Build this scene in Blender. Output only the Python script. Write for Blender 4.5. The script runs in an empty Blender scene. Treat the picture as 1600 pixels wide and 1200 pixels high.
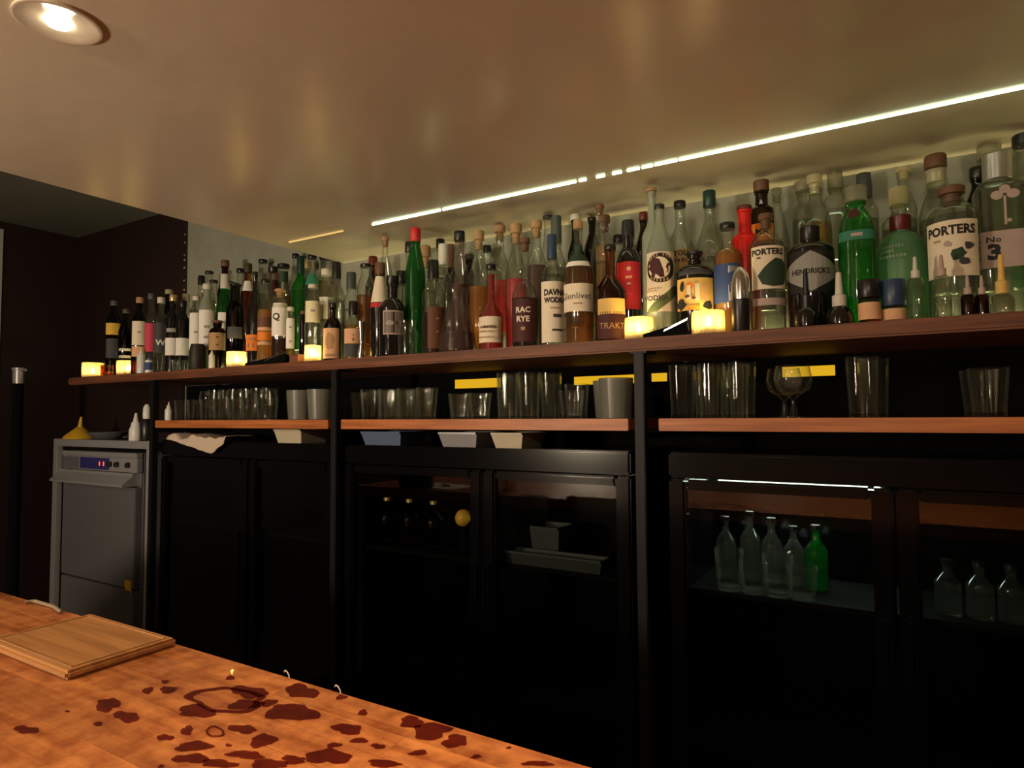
import bpy, bmesh, math, random
from mathutils import Vector, Matrix

random.seed(7)
S = bpy.context.scene
COL = S.collection
EYE = 1.45
F_PX = 1010.75

# ------------------------------------------------------------------ camera
def cam_axes(yaw, pitch, roll):
    y, p, r = map(math.radians, (yaw, pitch, roll))
    fwd = Vector((-math.sin(y) * math.cos(p), math.cos(y) * math.cos(p), math.sin(p)))
    right = Vector((math.cos(y), math.sin(y), 0))
    up = right.cross(fwd)
    r2 = right * math.cos(r) + up * math.sin(r)
    u2 = up * math.cos(r) - right * math.sin(r)
    return fwd, r2, u2
FWD, RGT, UPV = cam_axes(30.958, 2.823, -0.3724)
CAM_POS = Vector((0, 0, EYE))
cd = bpy.data.cameras.new('camera'); cam = bpy.data.objects.new('camera', cd); COL.objects.link(cam)
cd.sensor_width = 36; cd.lens = 36 * F_PX / 1600; cd.clip_start = 0.02
cam.matrix_world = Matrix(((RGT.x, UPV.x, -FWD.x, 0), (RGT.y, UPV.y, -FWD.y, 0), (RGT.z, UPV.z, -FWD.z, EYE), (0, 0, 0, 1)))
S.camera = cam

# ------------------------------------------------------------------ world, lights, exposure
w = bpy.data.worlds.new('world'); S.world = w; w.use_nodes = True
w.node_tree.nodes['Background'].inputs[0].default_value = (0.9, 0.7, 0.5, 1)
w.node_tree.nodes['Background'].inputs[1].default_value = 0.002
S.view_settings.view_transform = 'Standard'; S.view_settings.look = 'None'
S.view_settings.exposure = 0.0; S.view_settings.gamma = 1.0; S.view_settings.use_curve_mapping = False
cy = S.cycles
cy.use_denoising = True
cy.max_bounces = 6; cy.transparent_max_bounces = 48; cy.transmission_bounces = 4; cy.glossy_bounces = 3; cy.diffuse_bounces = 3
cy.caustics_reflective = False; cy.caustics_refractive = False
cy.sample_clamp_indirect = 4.0

def add_light(kind, name, loc, energy, color, **kw):
    l = bpy.data.lights.new(name, kind); l.energy = energy; l.color = color
    for k, v in kw.items(): setattr(l, k, v)
    o = bpy.data.objects.new(name, l); COL.objects.link(o); o.location = loc
    o['kind'] = 'helper'
    return o
WARM = (1.0, 0.66, 0.36)
# unseen fill lights added behind the viewer to brighten ceiling and bottles
add_light('POINT', 'room_pendant_light', (-1.95, -1.05, 1.45), 122, (1.0, 0.79, 0.55), shadow_soft_size=0.12)
add_light('POINT', 'room_pendant_light', (-0.9, -2.4, 1.75), 5, (1.0, 0.74, 0.48), shadow_soft_size=0.15)
# unseen spots added behind the viewer to brighten the bottle labels
for sx, tx, en in ((-2.3, -2.75, 40), (-1.2, -1.30, 56), (-0.1, -0.15, 32)):
    so_ = add_light('SPOT', 'track_spot', (sx, -0.75, 2.04), en, (1.0, 0.81, 0.58), spot_size=math.radians(52), spot_blend=1.0, shadow_soft_size=0.04)
    so_.rotation_euler = (Vector((tx, 1.68, 1.80)) - Vector((sx, -0.75, 2.04))).to_track_quat('-Z', 'Y').to_euler()
DOWN_E = 12

# ------------------------------------------------------------------ pixel helpers (1600x1200 frame)
def ray(x, y): return FWD + RGT * ((x - 800) / F_PX) + UPV * ((600 - y) / F_PX)
def hitY(x, y, Y):
    d = ray(x, y); return CAM_POS + d * (Y / d.y)
def hitZ(x, y, Z):
    d = ray(x, y); return CAM_POS + d * ((Z - EYE) / d.z)
def hitX(x, y, X):
    d = ray(x, y); return CAM_POS + d * (X / d.x)
def ppm(P): return F_PX / ((P - CAM_POS).dot(FWD))

# ------------------------------------------------------------------ materials
MATS = {}
def srgb(c):
    f = lambda v: v / 12.92 if v <= 0.04045 else ((v + 0.055) / 1.055) ** 2.4
    return tuple(f(v / 255) for v in c)
def new_mat(name):
    m = bpy.data.materials.new(name); m.use_nodes = True; m.node_tree.nodes.clear(); MATS[name] = m
    nt = m.node_tree; out = nt.nodes.new('ShaderNodeOutputMaterial')
    return m, nt, out
def nd(nt, t, **kw):
    n = nt.nodes.new(t)
    for k, v in kw.items():
        if k.startswith('i_'): n.inputs[k[2:].replace('_', ' ')].default_value = v
        else: setattr(n, k, v)
    return n
def c4(c): return (c[0], c[1], c[2], 1)
def plain(name, col, rough=0.5, metal=0.0, noise=0.12, scale=30, bump=0.0, coat=0.0, sub=None, spec=0.5):
    m, nt, out = new_mat(name)
    p = nd(nt, 'ShaderNodeBsdfPrincipled'); p.inputs['Roughness'].default_value = rough; p.inputs['Metallic'].default_value = metal
    p.inputs['Coat Weight'].default_value = coat; p.inputs['Specular IOR Level'].default_value = spec
    tc = nd(nt, 'ShaderNodeTexCoord'); nz = nd(nt, 'ShaderNodeTexNoise'); nz.inputs['Scale'].default_value = scale; nz.inputs['Detail'].default_value = 4
    nt.links.new(tc.outputs['Object'], nz.inputs['Vector'])
    mx = nd(nt, 'ShaderNodeMix', data_type='RGBA'); mx.inputs[6].default_value = c4([v * (1 - noise) for v in col]); mx.inputs[7].default_value = c4([min(1, v * (1 + noise)) for v in col])
    nt.links.new(nz.outputs['Fac'], mx.inputs[0]); nt.links.new(mx.outputs[2], p.inputs['Base Color'])
    if bump:
        b = nd(nt, 'ShaderNodeBump'); b.inputs['Strength'].default_value = bump; b.inputs['Distance'].default_value = 0.002
        nt.links.new(nz.outputs['Fac'], b.inputs['Height']); nt.links.new(b.outputs[0], p.inputs['Normal'])
    nt.links.new(p.outputs[0], out.inputs[0]); return m
def wood(name, ca, cb, rough=0.45, scale=1.0, coat=0.0, axis=0, vary=0.25, mottle=False):
    m, nt, out = new_mat(name)
    p = nd(nt, 'ShaderNodeBsdfPrincipled'); p.inputs['Roughness'].default_value = rough; p.inputs['Coat Weight'].default_value = coat
    tc = nd(nt, 'ShaderNodeTexCoord'); oi = nd(nt, 'ShaderNodeObjectInfo')
    ml = nd(nt, 'ShaderNodeMath', operation='MULTIPLY'); ml.inputs[1].default_value = 37.0
    nt.links.new(oi.outputs['Random'], ml.inputs[0])
    ad = nd(nt, 'ShaderNodeVectorMath', operation='ADD'); nt.links.new(tc.outputs['Object'], ad.inputs[0]); nt.links.new(ml.outputs[0], ad.inputs[1])
    mp = nd(nt, 'ShaderNodeMapping'); sc = [40 * scale] * 3; sc[axis] = 2.2 * scale; mp.inputs['Scale'].default_value = sc
    nt.links.new(ad.outputs[0], mp.inputs['Vector'])
    nz = nd(nt, 'ShaderNodeTexNoise'); nz.inputs['Scale'].default_value = 1.6; nz.inputs['Detail'].default_value = 7; nz.inputs['Distortion'].default_value = 0.6
    nt.links.new(mp.outputs[0], nz.inputs['Vector'])
    rp = nd(nt, 'ShaderNodeValToRGB'); rp.color_ramp.elements[0].position = 0.32; rp.color_ramp.elements[1].position = 0.68
    rp.color_ramp.elements[0].color = c4(ca); rp.color_ramp.elements[1].color = c4(cb)
    if mottle:
        n2 = nd(nt, 'ShaderNodeTexNoise'); n2.inputs['Scale'].default_value = 26; n2.inputs['Detail'].default_value = 5; n2.inputs['Roughness'].default_value = 0.65
        g_ = nd(nt, 'ShaderNodeNewGeometry'); nt.links.new(g_.outputs['Position'], n2.inputs['Vector'])
        av = nd(nt, 'ShaderNodeMix', data_type='FLOAT'); av.inputs[0].default_value = 0.62
        nt.links.new(nz.outputs['Fac'], av.inputs[2]); nt.links.new(n2.outputs['Fac'], av.inputs[3]); nt.links.new(av.outputs[0], rp.inputs[0])
        rp.color_ramp.elements[0].position = 0.38; rp.color_ramp.elements[1].position = 0.62
    else: nt.links.new(nz.outputs['Fac'], rp.inputs[0])
    hs = nd(nt, 'ShaderNodeHueSaturation'); mr = nd(nt, 'ShaderNodeMapRange'); mr.inputs[3].default_value = 1 - vary; mr.inputs[4].default_value = 1 + vary
    nt.links.new(oi.outputs['Random'], mr.inputs[0]); nt.links.new(mr.outputs[0], hs.inputs['Value']); nt.links.new(rp.outputs[0], hs.inputs['Color'])
    nt.links.new(hs.outputs[0], p.inputs['Base Color'])
    b = nd(nt, 'ShaderNodeBump'); b.inputs['Strength'].default_value = 0.25; b.inputs['Distance'].default_value = 0.001
    nt.links.new(nz.outputs['Fac'], b.inputs['Height']); nt.links.new(b.outputs[0], p.inputs['Normal'])
    nt.links.new(p.outputs[0], out.inputs[0]); return m
def thin_glass(name, tint, edge, rough=0.04, haze=0.0, hazecol=(0.8, 0.85, 0.75), ior=1.5, gain=1.0, rimhaze=0.0):
    m, nt, out = new_mat(name)
    lw = nd(nt, 'ShaderNodeLayerWeight'); lw.inputs['Blend'].default_value = 0.35
    mx = nd(nt, 'ShaderNodeMix', data_type='RGBA'); mx.inputs[6].default_value = c4(tint); mx.inputs[7].default_value = c4(edge)
    nt.links.new(lw.outputs['Facing'], mx.inputs[0])
    tr = nd(nt, 'ShaderNodeBsdfTransparent'); nt.links.new(mx.outputs[2], tr.inputs[0])
    gl = nd(nt, 'ShaderNodeBsdfGlossy'); gl.inputs['Roughness'].default_value = rough
    f0 = ((ior - 1) / (ior + 1)) ** 2
    l2 = nd(nt, 'ShaderNodeLayerWeight'); l2.inputs['Blend'].default_value = 0.5
    pw = nd(nt, 'ShaderNodeMath', operation='POWER'); pw.inputs[1].default_value = 5.0; nt.links.new(l2.outputs['Facing'], pw.inputs[0])
    fr = nd(nt, 'ShaderNodeMath', operation='MULTIPLY_ADD'); fr.inputs[1].default_value = 1 - f0; fr.inputs[2].default_value = f0; nt.links.new(pw.outputs[0], fr.inputs[0])
    base = tr
    if haze > 0:
        df = nd(nt, 'ShaderNodeBsdfDiffuse'); df.inputs[0].default_value = c4(hazecol)
        tl = nd(nt, 'ShaderNodeBsdfTranslucent'); tl.inputs[0].default_value = c4(hazecol)
        m0 = nd(nt, 'ShaderNodeMixShader'); nt.links.new(df.outputs[0], m0.inputs[1]); nt.links.new(tl.outputs[0], m0.inputs[2])
        m1 = nd(nt, 'ShaderNodeMixShader'); m1.inputs[0].default_value = haze
        nt.links.new(tr.outputs[0], m1.inputs[1]); nt.links.new(m0.outputs[0], m1.inputs[2]); base = m1
        if rimhaze:   # pale rim painted at the silhouette to imitate bright glass edges
            l3 = nd(nt, 'ShaderNodeLayerWeight'); l3.inputs['Blend'].default_value = 0.5
            p3 = nd(nt, 'ShaderNodeMath', operation='POWER'); p3.inputs[1].default_value = 4.0; nt.links.new(l3.outputs['Facing'], p3.inputs[0])
            a3 = nd(nt, 'ShaderNodeMath', operation='MULTIPLY_ADD'); a3.inputs[1].default_value = rimhaze; a3.inputs[2].default_value = haze
            nt.links.new(p3.outputs[0], a3.inputs[0]); nt.links.new(a3.outputs[0], m1.inputs[0])
    mm = nd(nt, 'ShaderNodeMath', operation='MULTIPLY'); mm.inputs[1].default_value = gain; mm.use_clamp = True
    nt.links.new(fr.outputs[0], mm.inputs[0])
    ms = nd(nt, 'ShaderNodeMixShader'); nt.links.new(mm.outputs[0], ms.inputs[0]); nt.links.new(base.outputs[0], ms.inputs[1]); nt.links.new(gl.outputs[0], ms.inputs[2])
    nt.links.new(ms.outputs[0], out.inputs[0]); return m
def emit(name, col, strength):
    m, nt, out = new_mat(name); e = nd(nt, 'ShaderNodeEmission'); e.inputs[0].default_value = c4(col); e.inputs[1].default_value = strength
    nt.links.new(e.outputs[0], out.inputs[0]); return m

M = MATS
plain('ceiling_paint', (0.60, 0.51, 0.40), 0.27, scale=7, noise=0.05, bump=0.9)
plain('upper_ceiling_paint', (0.12, 0.12, 0.10), 0.8, scale=4)
plain('grey_plaster', (0.28, 0.29, 0.235), 0.85, scale=14, noise=0.18, bump=0.35)
plain('matte_black', (0.003, 0.003, 0.003), 0.9, spec=0.1)
plain('dark_paint', (0.013, 0.0030, 0.0018), 0.6, scale=8)
plain('room_paint', (0.25, 0.17, 0.11), 0.8, scale=5)
plain('floor_dark', (0.03, 0.025, 0.022), 0.5)
plain('pale_trim', (0.45, 0.47, 0.45), 0.6)
wood('shelf_wood', (0.11, 0.034, 0.014), (0.27, 0.088, 0.034), 0.6)
wood('edge_wood', (0.30, 0.085, 0.022), (0.52, 0.17, 0.05), 0.45)
wood('counter_wood', (0.27, 0.070, 0.018), (0.60, 0.235, 0.075), 0.42, coat=0.1, vary=0.10, mottle=True)
wood('board_wood', (0.28, 0.125, 0.04), (0.44, 0.215, 0.075), 0.55)
wood('riser_wood', (0.012, 0.008, 0.006), (0.03, 0.018, 0.012), 0.6)
plain('black_steel', (0.006, 0.006, 0.0065), 0.5, metal=0.0, scale=60, spec=0.25)
plain('black_plastic', (0.012, 0.012, 0.013), 0.35)
plain('fridge_black', (0.0025, 0.0025, 0.003), 0.16, noise=0.05, spec=0.3)
plain('fridge_inside', (0.03, 0.03, 0.03), 0.6)
plain('steel', (0.40, 0.40, 0.42), 0.38, metal=0.45, scale=80, noise=0.1)
plain('steel_dark', (0.17, 0.17, 0.185), 0.42, metal=0.35, scale=60, noise=0.12)
plain('steel_bright', (0.75, 0.75, 0.76), 0.18, metal=1.0)
plain('panel_blue', (0.03, 0.03, 0.16), 0.3)
plain('white_paint', (0.62, 0.60, 0.55), 0.6)
plain('white_plastic', (0.72, 0.72, 0.70), 0.35)
plain('cloth', (0.62, 0.50, 0.40), 0.95, scale=220, noise=0.2, bump=0.4)
plain('yellow_plastic', (0.62, 0.36, 0.02), 0.4)
plain('yellow_sticker', (0.7, 0.45, 0.03), 0.5)
plain('lemon', (0.75, 0.42, 0.04), 0.5, scale=160, bump=0.4)
plain('blue_plastic', (0.10, 0.14, 0.24), 0.4)
plain('beige_plastic', (0.55, 0.48, 0.36), 0.5)
plain('grey_green', (0.035, 0.042, 0.038), 0.6)
plain('thread', (0.55, 0.52, 0.47), 0.9)
plain('cord', (0.25, 0.20, 0.14), 0.7)
# caps
plain('cap_black', (0.012, 0.011, 0.011), 0.35)
plain('cap_cork', (0.42, 0.25, 0.12), 0.85, scale=120, noise=0.35)
plain('cap_wood', (0.15, 0.07, 0.035), 0.6)
plain('cap_gold', (0.75, 0.55, 0.25), 0.35, metal=0.6)
plain('cap_white', (0.66, 0.63, 0.55), 0.5)
plain('cap_dkgreen', (0.012, 0.05, 0.035), 0.4)
plain('cap_grey', (0.06, 0.075, 0.07), 0.5)
plain('cap_maroon', (0.12, 0.012, 0.012), 0.4)
plain('cap_red', (0.55, 0.02, 0.02), 0.4)
plain('cap_blue', (0.03, 0.06, 0.12), 0.4)
plain('cap_silver', (0.5, 0.5, 0.5), 0.3, metal=0.8)
plain('cap_olive', (0.06, 0.055, 0.03), 0.5)
thin_glass('cap_clear', (0.75, 0.75, 0.68), (0.4, 0.4, 0.35), haze=0.25, hazecol=(0.9, 0.85, 0.65))
thin_glass('cap_glow', (0.8, 0.75, 0.5), (0.5, 0.45, 0.3), haze=0.7, hazecol=(0.95, 0.88, 0.6))
# papers
for nme, col in dict(cream=(0.82, 0.72, 0.55), white=(0.86, 0.84, 0.77), red=(0.52, 0.02, 0.035), pink=(0.60, 0.05, 0.09), yellow=(0.72, 0.44, 0.05), orange=(0.85, 0.24, 0.02),
                     peach=(0.74, 0.42, 0.23), black=(0.012, 0.012, 0.012), brown=(0.14, 0.055, 0.025), maroon=(0.06, 0.009, 0.008), tan=(0.45, 0.27, 0.12), gold=(0.76, 0.50, 0.13),
                     blue=(0.03, 0.07, 0.22), green=(0.03, 0.20, 0.13), grey=(0.33, 0.33, 0.30), darkgreen=(0.02, 0.05, 0.025), charcoal=(0.05, 0.05, 0.055), pinkgrey=(0.48, 0.36, 0.32), paleyellow=(0.78, 0.73, 0.47)).items():
    plain('paper_' + nme, col, 0.7, scale=50, noise=0.1)
plain('paper_sash', (0.10, 0.13, 0.05), 0.7)
plain('paper_silver', (0.5, 0.52, 0.55), 0.3, metal=0.7)
# bottle glass
thin_glass('glass_clear', (0.96, 0.97, 0.93), (0.52, 0.56, 0.46), rough=0.02, haze=0.03, gain=1.8)
thin_glass('glass_frost', (0.55, 0.60, 0.50), (0.4, 0.45, 0.38), rough=0.3, haze=0.65, hazecol=(0.66, 0.72, 0.60))
thin_glass('glass_green', (0.25, 0.78, 0.28), (0.04, 0.30, 0.08), haze=0.10, hazecol=(0.06, 0.6, 0.12), gain=1.3)
thin_glass('glass_leaf', (0.10, 0.42, 0.14), (0.02, 0.16, 0.05), haze=0.30, hazecol=(0.02, 0.30, 0.06))
thin_glass('glass_olive', (0.10, 0.10, 0.035), (0.02, 0.02, 0.01), gain=1.4)
thin_glass('glass_amber', (0.84, 0.52, 0.22), (0.40, 0.18, 0.06), gain=1.5)
thin_glass('glass_brown', (0.22, 0.075, 0.03), (0.05, 0.015, 0.008), gain=1.4)
thin_glass('glass_smoke', (0.80, 0.75, 0.72), (0.42, 0.38, 0.36), haze=0.05, hazecol=(0.5, 0.42, 0.4), gain=1.6)
plain('glass_black', (0.008, 0.007, 0.007), 0.08, coat=0.6)
plain('glass_redpaint', (0.72, 0.008, 0.006), 0.3)
thin_glass('glass_sage', (0.16, 0.34, 0.17), (0.08, 0.18, 0.09), rough=0.4, haze=0.75, hazecol=(0.19, 0.42, 0.21))
thin_glass('glass_blue', (0.25, 0.42, 0.6), (0.06, 0.12, 0.22))
thin_glass('tumbler_glass', (0.96, 0.97, 0.95), (0.85, 0.87, 0.83), rough=0.03, haze=0.004, gain=0.7, rimhaze=0.30)
thin_glass('cloudy_plastic', (0.60, 0.60, 0.54), (0.4, 0.4, 0.36), rough=0.35, haze=0.5, hazecol=(0.5, 0.5, 0.44))
thin_glass('acrylic', (0.96, 0.97, 0.95), (0.8, 0.82, 0.8), gain=0.6)
thin_glass('door_glass', (0.86, 0.88, 0.87), (0.6, 0.62, 0.6), rough=0.012, gain=1.15)
thin_glass('candle_glass', (0.98, 0.93, 0.75), (0.8, 0.6, 0.3), haze=0.5, hazecol=(0.98, 0.85, 0.5))
thin_glass('wet', (0.46, 0.20, 0.15), (0.40, 0.17, 0.12), rough=0.45, gain=0.35)
# liquids
def liquid(n, c, haze=0.10):
    return thin_glass('liq_' + n, c, tuple(v * 0.45 for v in c), rough=0.1, haze=haze, hazecol=tuple(min(1, v * 0.9) for v in c), ior=1.12)
liquid('clear', (0.90, 0.92, 0.88), 0.02); liquid('amber', (0.80, 0.42, 0.12)); liquid('orange', (0.88, 0.46, 0.12), 0.5); liquid('gold', (0.85, 0.66, 0.22)); liquid('red', (0.80, 0.10, 0.09), 0.4)
liquid('pink', (0.85, 0.14, 0.16), 0.75); liquid('brown', (0.30, 0.10, 0.04)); liquid('maroon', (0.12, 0.02, 0.015)); liquid('plum', (0.42, 0.28, 0.28), 0.35); liquid('green', (0.2, 0.75, 0.2), 0.1)
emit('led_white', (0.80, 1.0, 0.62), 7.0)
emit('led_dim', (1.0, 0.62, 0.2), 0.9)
emit('led_shelf', (1.0, 0.94, 0.44), 66.0)
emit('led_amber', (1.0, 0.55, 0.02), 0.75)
emit('led_fridge', (0.80, 1.0, 0.80), 55.0)
emit('bulb', (1.0, 0.86, 0.62), 30.0)
emit('flame', (1.0, 0.70, 0.28), 450.0)
emit('led_digit', (1.0, 0.10, 0.06), 2.5)

# ------------------------------------------------------------------ mesh helpers
def mesh_obj(name, me, mat, parent=None, smooth=None, loc=None):
    if mat is not None: me.materials.append(M[mat] if isinstance(mat, str) else mat)
    if smooth is not None:
        me.polygons.foreach_set('use_smooth', [True] * len(me.polygons)); me.set_sharp_from_angle(angle=math.radians(smooth))
    o = bpy.data.objects.new(name, me); COL.objects.link(o)
    if parent: o.parent = parent
    if loc is not None: o.location = loc
    return o
def bm_obj(name, bm, mat, parent=None, smooth=None, loc=None):
    me = bpy.data.meshes.new(name); bm.normal_update(); bm.to_mesh(me); bm.free()
    return mesh_obj(name, me, mat, parent, smooth, loc)
def empty(name, loc=(0, 0, 0), rz=0):
    o = bpy.data.objects.new(name, None); COL.objects.link(o); o.location = loc; o.rotation_euler = (0, 0, rz); o.empty_display_size = 0.05
    return o
def tag(o, label=None, cat=None, group=None, kind=None):
    if label: o['label'] = label
    if cat: o['category'] = cat
    if group: o['group'] = group
    if kind: o['kind'] = kind
    return o
def copy_tree(o, parent=None):
    c = o.copy(); COL.objects.link(c); c.parent = parent
    for ch in list(o.children): copy_tree(ch, c)
    return c
def add_box(bm, x0, x1, y0, y1, z0, z1, bev=0.0):
    r = bmesh.ops.create_cube(bm, size=1)
    for v in r['verts']:
        v.co = Vector(((x0 + x1) / 2 + v.co.x * (x1 - x0), (y0 + y1) / 2 + v.co.y * (y1 - y0), (z0 + z1) / 2 + v.co.z * (z1 - z0)))
    if bev > 0:
        es = list({e for v in r['verts'] for e in v.link_edges})
        bmesh.ops.bevel(bm, geom=es, offset=bev, segments=2, affect='EDGES', clamp_overlap=True)
def box(name, x0, x1, y0, y1, z0, z1, mat, parent=None, bev=0.0):
    bm = bmesh.new(); add_box(bm, x0, x1, y0, y1, z0, z1, bev)
    return bm_obj(name, bm, mat, parent, 35 if bev else None)
def add_lathe(bm, prof, seg=24, cx=0, cy_=0, z0=0, cap0=True, cap1=True, fn=None):
    rings = []
    for z, r in prof:
        ring = []
        for k in range(seg):
            a = 2 * math.pi * k / seg
            rr = fn(a, z, r) if fn else r
            ring.append(bm.verts.new((cx + rr * math.sin(a), cy_ - rr * math.cos(a), z0 + z)))
        rings.append(ring)
    for a, b in zip(rings, rings[1:]):
        for k in range(seg):
            bm.faces.new((a[k], a[(k + 1) % seg], b[(k + 1) % seg], b[k]))
    if cap0: bm.faces.new(rings[0][::-1])
    if cap1: bm.faces.new(rings[-1])
def lathe(name, prof, mat, parent=None, seg=24, smooth=40, loc=None, **kw):
    bm = bmesh.new(); add_lathe(bm, prof, seg, **kw)
    return bm_obj(name, bm, mat, parent, smooth, loc)
def add_tube(bm, pts, r, seg=8):
    rings = []; pts = [Vector(p) for p in pts]
    rad = r if isinstance(r, (list, tuple)) else [r] * len(pts)
    up = Vector((0, 0, 1))
    for i, p in enumerate(pts):
        t = (pts[min(i + 1, len(pts) - 1)] - pts[max(i - 1, 0)]).normalized()
        a = t.cross(up)
        if a.length < 1e-3: a = t.cross(Vector((1, 0, 0)))
        a.normalize(); b = t.cross(a)
        rings.append([bm.verts.new(p + (a * math.cos(2 * math.pi * k / seg) + b * math.sin(2 * math.pi * k / seg)) * rad[i]) for k in range(seg)])
    for A, B in zip(rings, rings[1:]):
        for k in range(seg): bm.faces.new((A[k], A[(k + 1) % seg], B[(k + 1) % seg], B[k]))
    bm.faces.new(rings[0][::-1]); bm.faces.new(rings[-1])
def tube(name, pts, r, mat, parent=None, seg=8):
    bm = bmesh.new(); add_tube(bm, pts, r, seg); bmesh.ops.recalc_face_normals(bm, faces=bm.faces)
    return bm_obj(name, bm, mat, parent, 50)
def poly_prism(name, pts, y0, y1, mat, parent=None, plane='XZ'):
    bm = bmesh.new()
    mk = (lambda p, d: (p[0], d, p[1])) if plane == 'XZ' else (lambda p, d: (p[0], p[1], d))
    a = [bm.verts.new(mk(p, y0)) for p in pts]; b = [bm.verts.new(mk(p, y1)) for p in pts]
    bm.faces.new(a); bm.faces.new(b[::-1])
    for k in range(len(pts)): bm.faces.new((a[k], b[k], b[(k + 1) % len(pts)], a[(k + 1) % len(pts)]))
    bmesh.ops.recalc_face_normals(bm, faces=bm.faces)
    return bm_obj(name, bm, mat, parent)
_TXT = {}
def text_geo(s, bold=0.0, shear=0.0):
    key = (s, bold, shear)
    if key not in _TXT:
        c = bpy.data.curves.new('lettering', 'FONT'); c.body = s; c.align_x = 'CENTER'; c.size = 1; c.offset = bold; c.shear = shear; c.resolution_u = 2
        c.space_line = 0.95
        o = bpy.data.objects.new('lettering', c); COL.objects.link(o)
        bpy.context.view_layer.update()
        me = bpy.data.meshes.new_from_object(o.evaluated_get(bpy.context.evaluated_depsgraph_get()))
        vs = [(v.co.x, v.co.y) for v in me.vertices]; fs = [tuple(p.vertices) for p in me.polygons]
        bpy.data.objects.remove(o); bpy.data.meshes.remove(me)
        ys = [v[1] for v in vs]; xs = [v[0] for v in vs]
        h = max(ys) - min(ys); cyy = (max(ys) + min(ys)) / 2; cxx = (max(xs) + min(xs)) / 2
        _TXT[key] = ([((x - cxx) / h, (y - cyy) / h) for x, y in vs], fs, (max(xs) - min(xs)) / h)
    return _TXT[key]

# ------------------------------------------------------------------ the room
SH_Z = EYE + 0.196          # top of the bottle shelf
LO_Z = EYE - 0.009          # top of the lower shelf
CEIL = EYE + 0.65
UPC = EYE + 1.086
WALL_Y = 1.963
SOF_X = -2.0036
CTR_Z = EYE - 0.37
CTR_Y = 0.641
SH_F = 1.565
def structure(o, label=None):
    o['kind'] = 'structure'
    if label: o['label'] = label
    return o
structure(box('floor', -5.6, 2.2, -3.6, 2.1, -0.05, 0, 'floor_dark'), 'dark bar floor behind the counter')
structure(box('ceiling', SOF_X, 2.2, -3.6, WALL_Y, CEIL, UPC, 'ceiling_paint'), 'lowered beige painted ceiling above the bar')
structure(box('ceiling_upper', -5.6, 2.2, -3.6, WALL_Y + 0.1, UPC, UPC + 0.05, 'upper_ceiling_paint'), 'dim higher ceiling beyond the lowered one')
structure(box('wall_back', -3.116, 2.2, WALL_Y, WALL_Y + 0.1, 0, UPC, 'grey_plaster'), 'grey plaster wall behind the bottles')
wd = structure(box('wall_back_dark', -4.3, -3.116, WALL_Y - 0.012, WALL_Y + 0.1, 0, UPC, 'dark_paint'), 'very dark brown wall section at the far end')
structure(box('wall_left', -4.4, -4.204, -3.6, WALL_Y, 0, UPC, 'dark_paint'), 'dark brown side wall at the far end')
structure(box('wall_back_lower', -3.10, 2.1, WALL_Y - 0.0035, WALL_Y - 0.0002, 0, SH_Z - 0.035, 'matte_black'), 'black lower wall behind the fridges')  # black sheet added over the grey plaster so the gap stays dark
structure(box('wall_right', 2.1, 2.2, -3.6, WALL_Y, 0, CEIL, 'room_paint'))
structure(box('wall_front', -5.6, 2.2, -3.6, -3.5, 0, UPC, 'room_paint'))
p0 = hitX(1, 358, -4.2); p1 = hitX(1, 480, -4.2)
structure(box('trim_1', -4.204, -4.195, p0.y - 0.06, p0.y + 0.012, 0.9, p0.z, 'pale_trim'), 'pale door frame edge on the dark side wall')
# chipped plaster crumbs along the corner of the grey wall
bm = bmesh.new()
for k in range(14):
    zz = EYE + 0.35 + 0.045 * k + random.uniform(-.015, .015)
    add_box(bm, -3.128, -3.118 + random.uniform(0, .006), WALL_Y - 0.0125, WALL_Y - 0.012 + 0.0002, zz, zz + random.uniform(0.004, 0.014))
bm_obj('plaster_chips', bm, 'grey_plaster', wd)['kind'] = 'stuff'

# ------------------------------------------------------------------ recessed ceiling lamps
def downlight(x, y, label, energy):
    t = tag(empty('recessed_downlight', (x, y, CEIL)), label, 'ceiling light', 'recessed ceiling lamps over the counter')
    # trim ring, housing hangs slightly under the ceiling face
    lathe('trim_ring', [(0.0, 0.062), (-0.004, 0.062), (-0.005, 0.058), (-0.0012, 0.050), (-0.0010, 0.020)], 'ceiling_paint', t, seg=40, cap0=False, cap1=False)
    lathe('bulb', [(-0.0022, 0.0005), (-0.006, 0.010), (-0.006, 0.017), (-0.0015, 0.021)], 'bulb', t, seg=32, cap0=False, cap1=False)
    s = add_light('SPOT', 'downlight_lamp', (x, y, CEIL - 0.02), energy, WARM, spot_size=math.radians(104), spot_blend=0.9, shadow_soft_size=0.03)
    return t
downlight(-1.163, 0.502, 'round recessed ceiling lamp with a white trim, glowing', DOWN_E)
downlight(-0.05, 0.50, 'round recessed ceiling lamp above the viewer', DOWN_E * 4.6)
downlight(1.05, 0.50, 'round recessed ceiling lamp beyond the dropper bottles', DOWN_E * 0.15)

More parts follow.
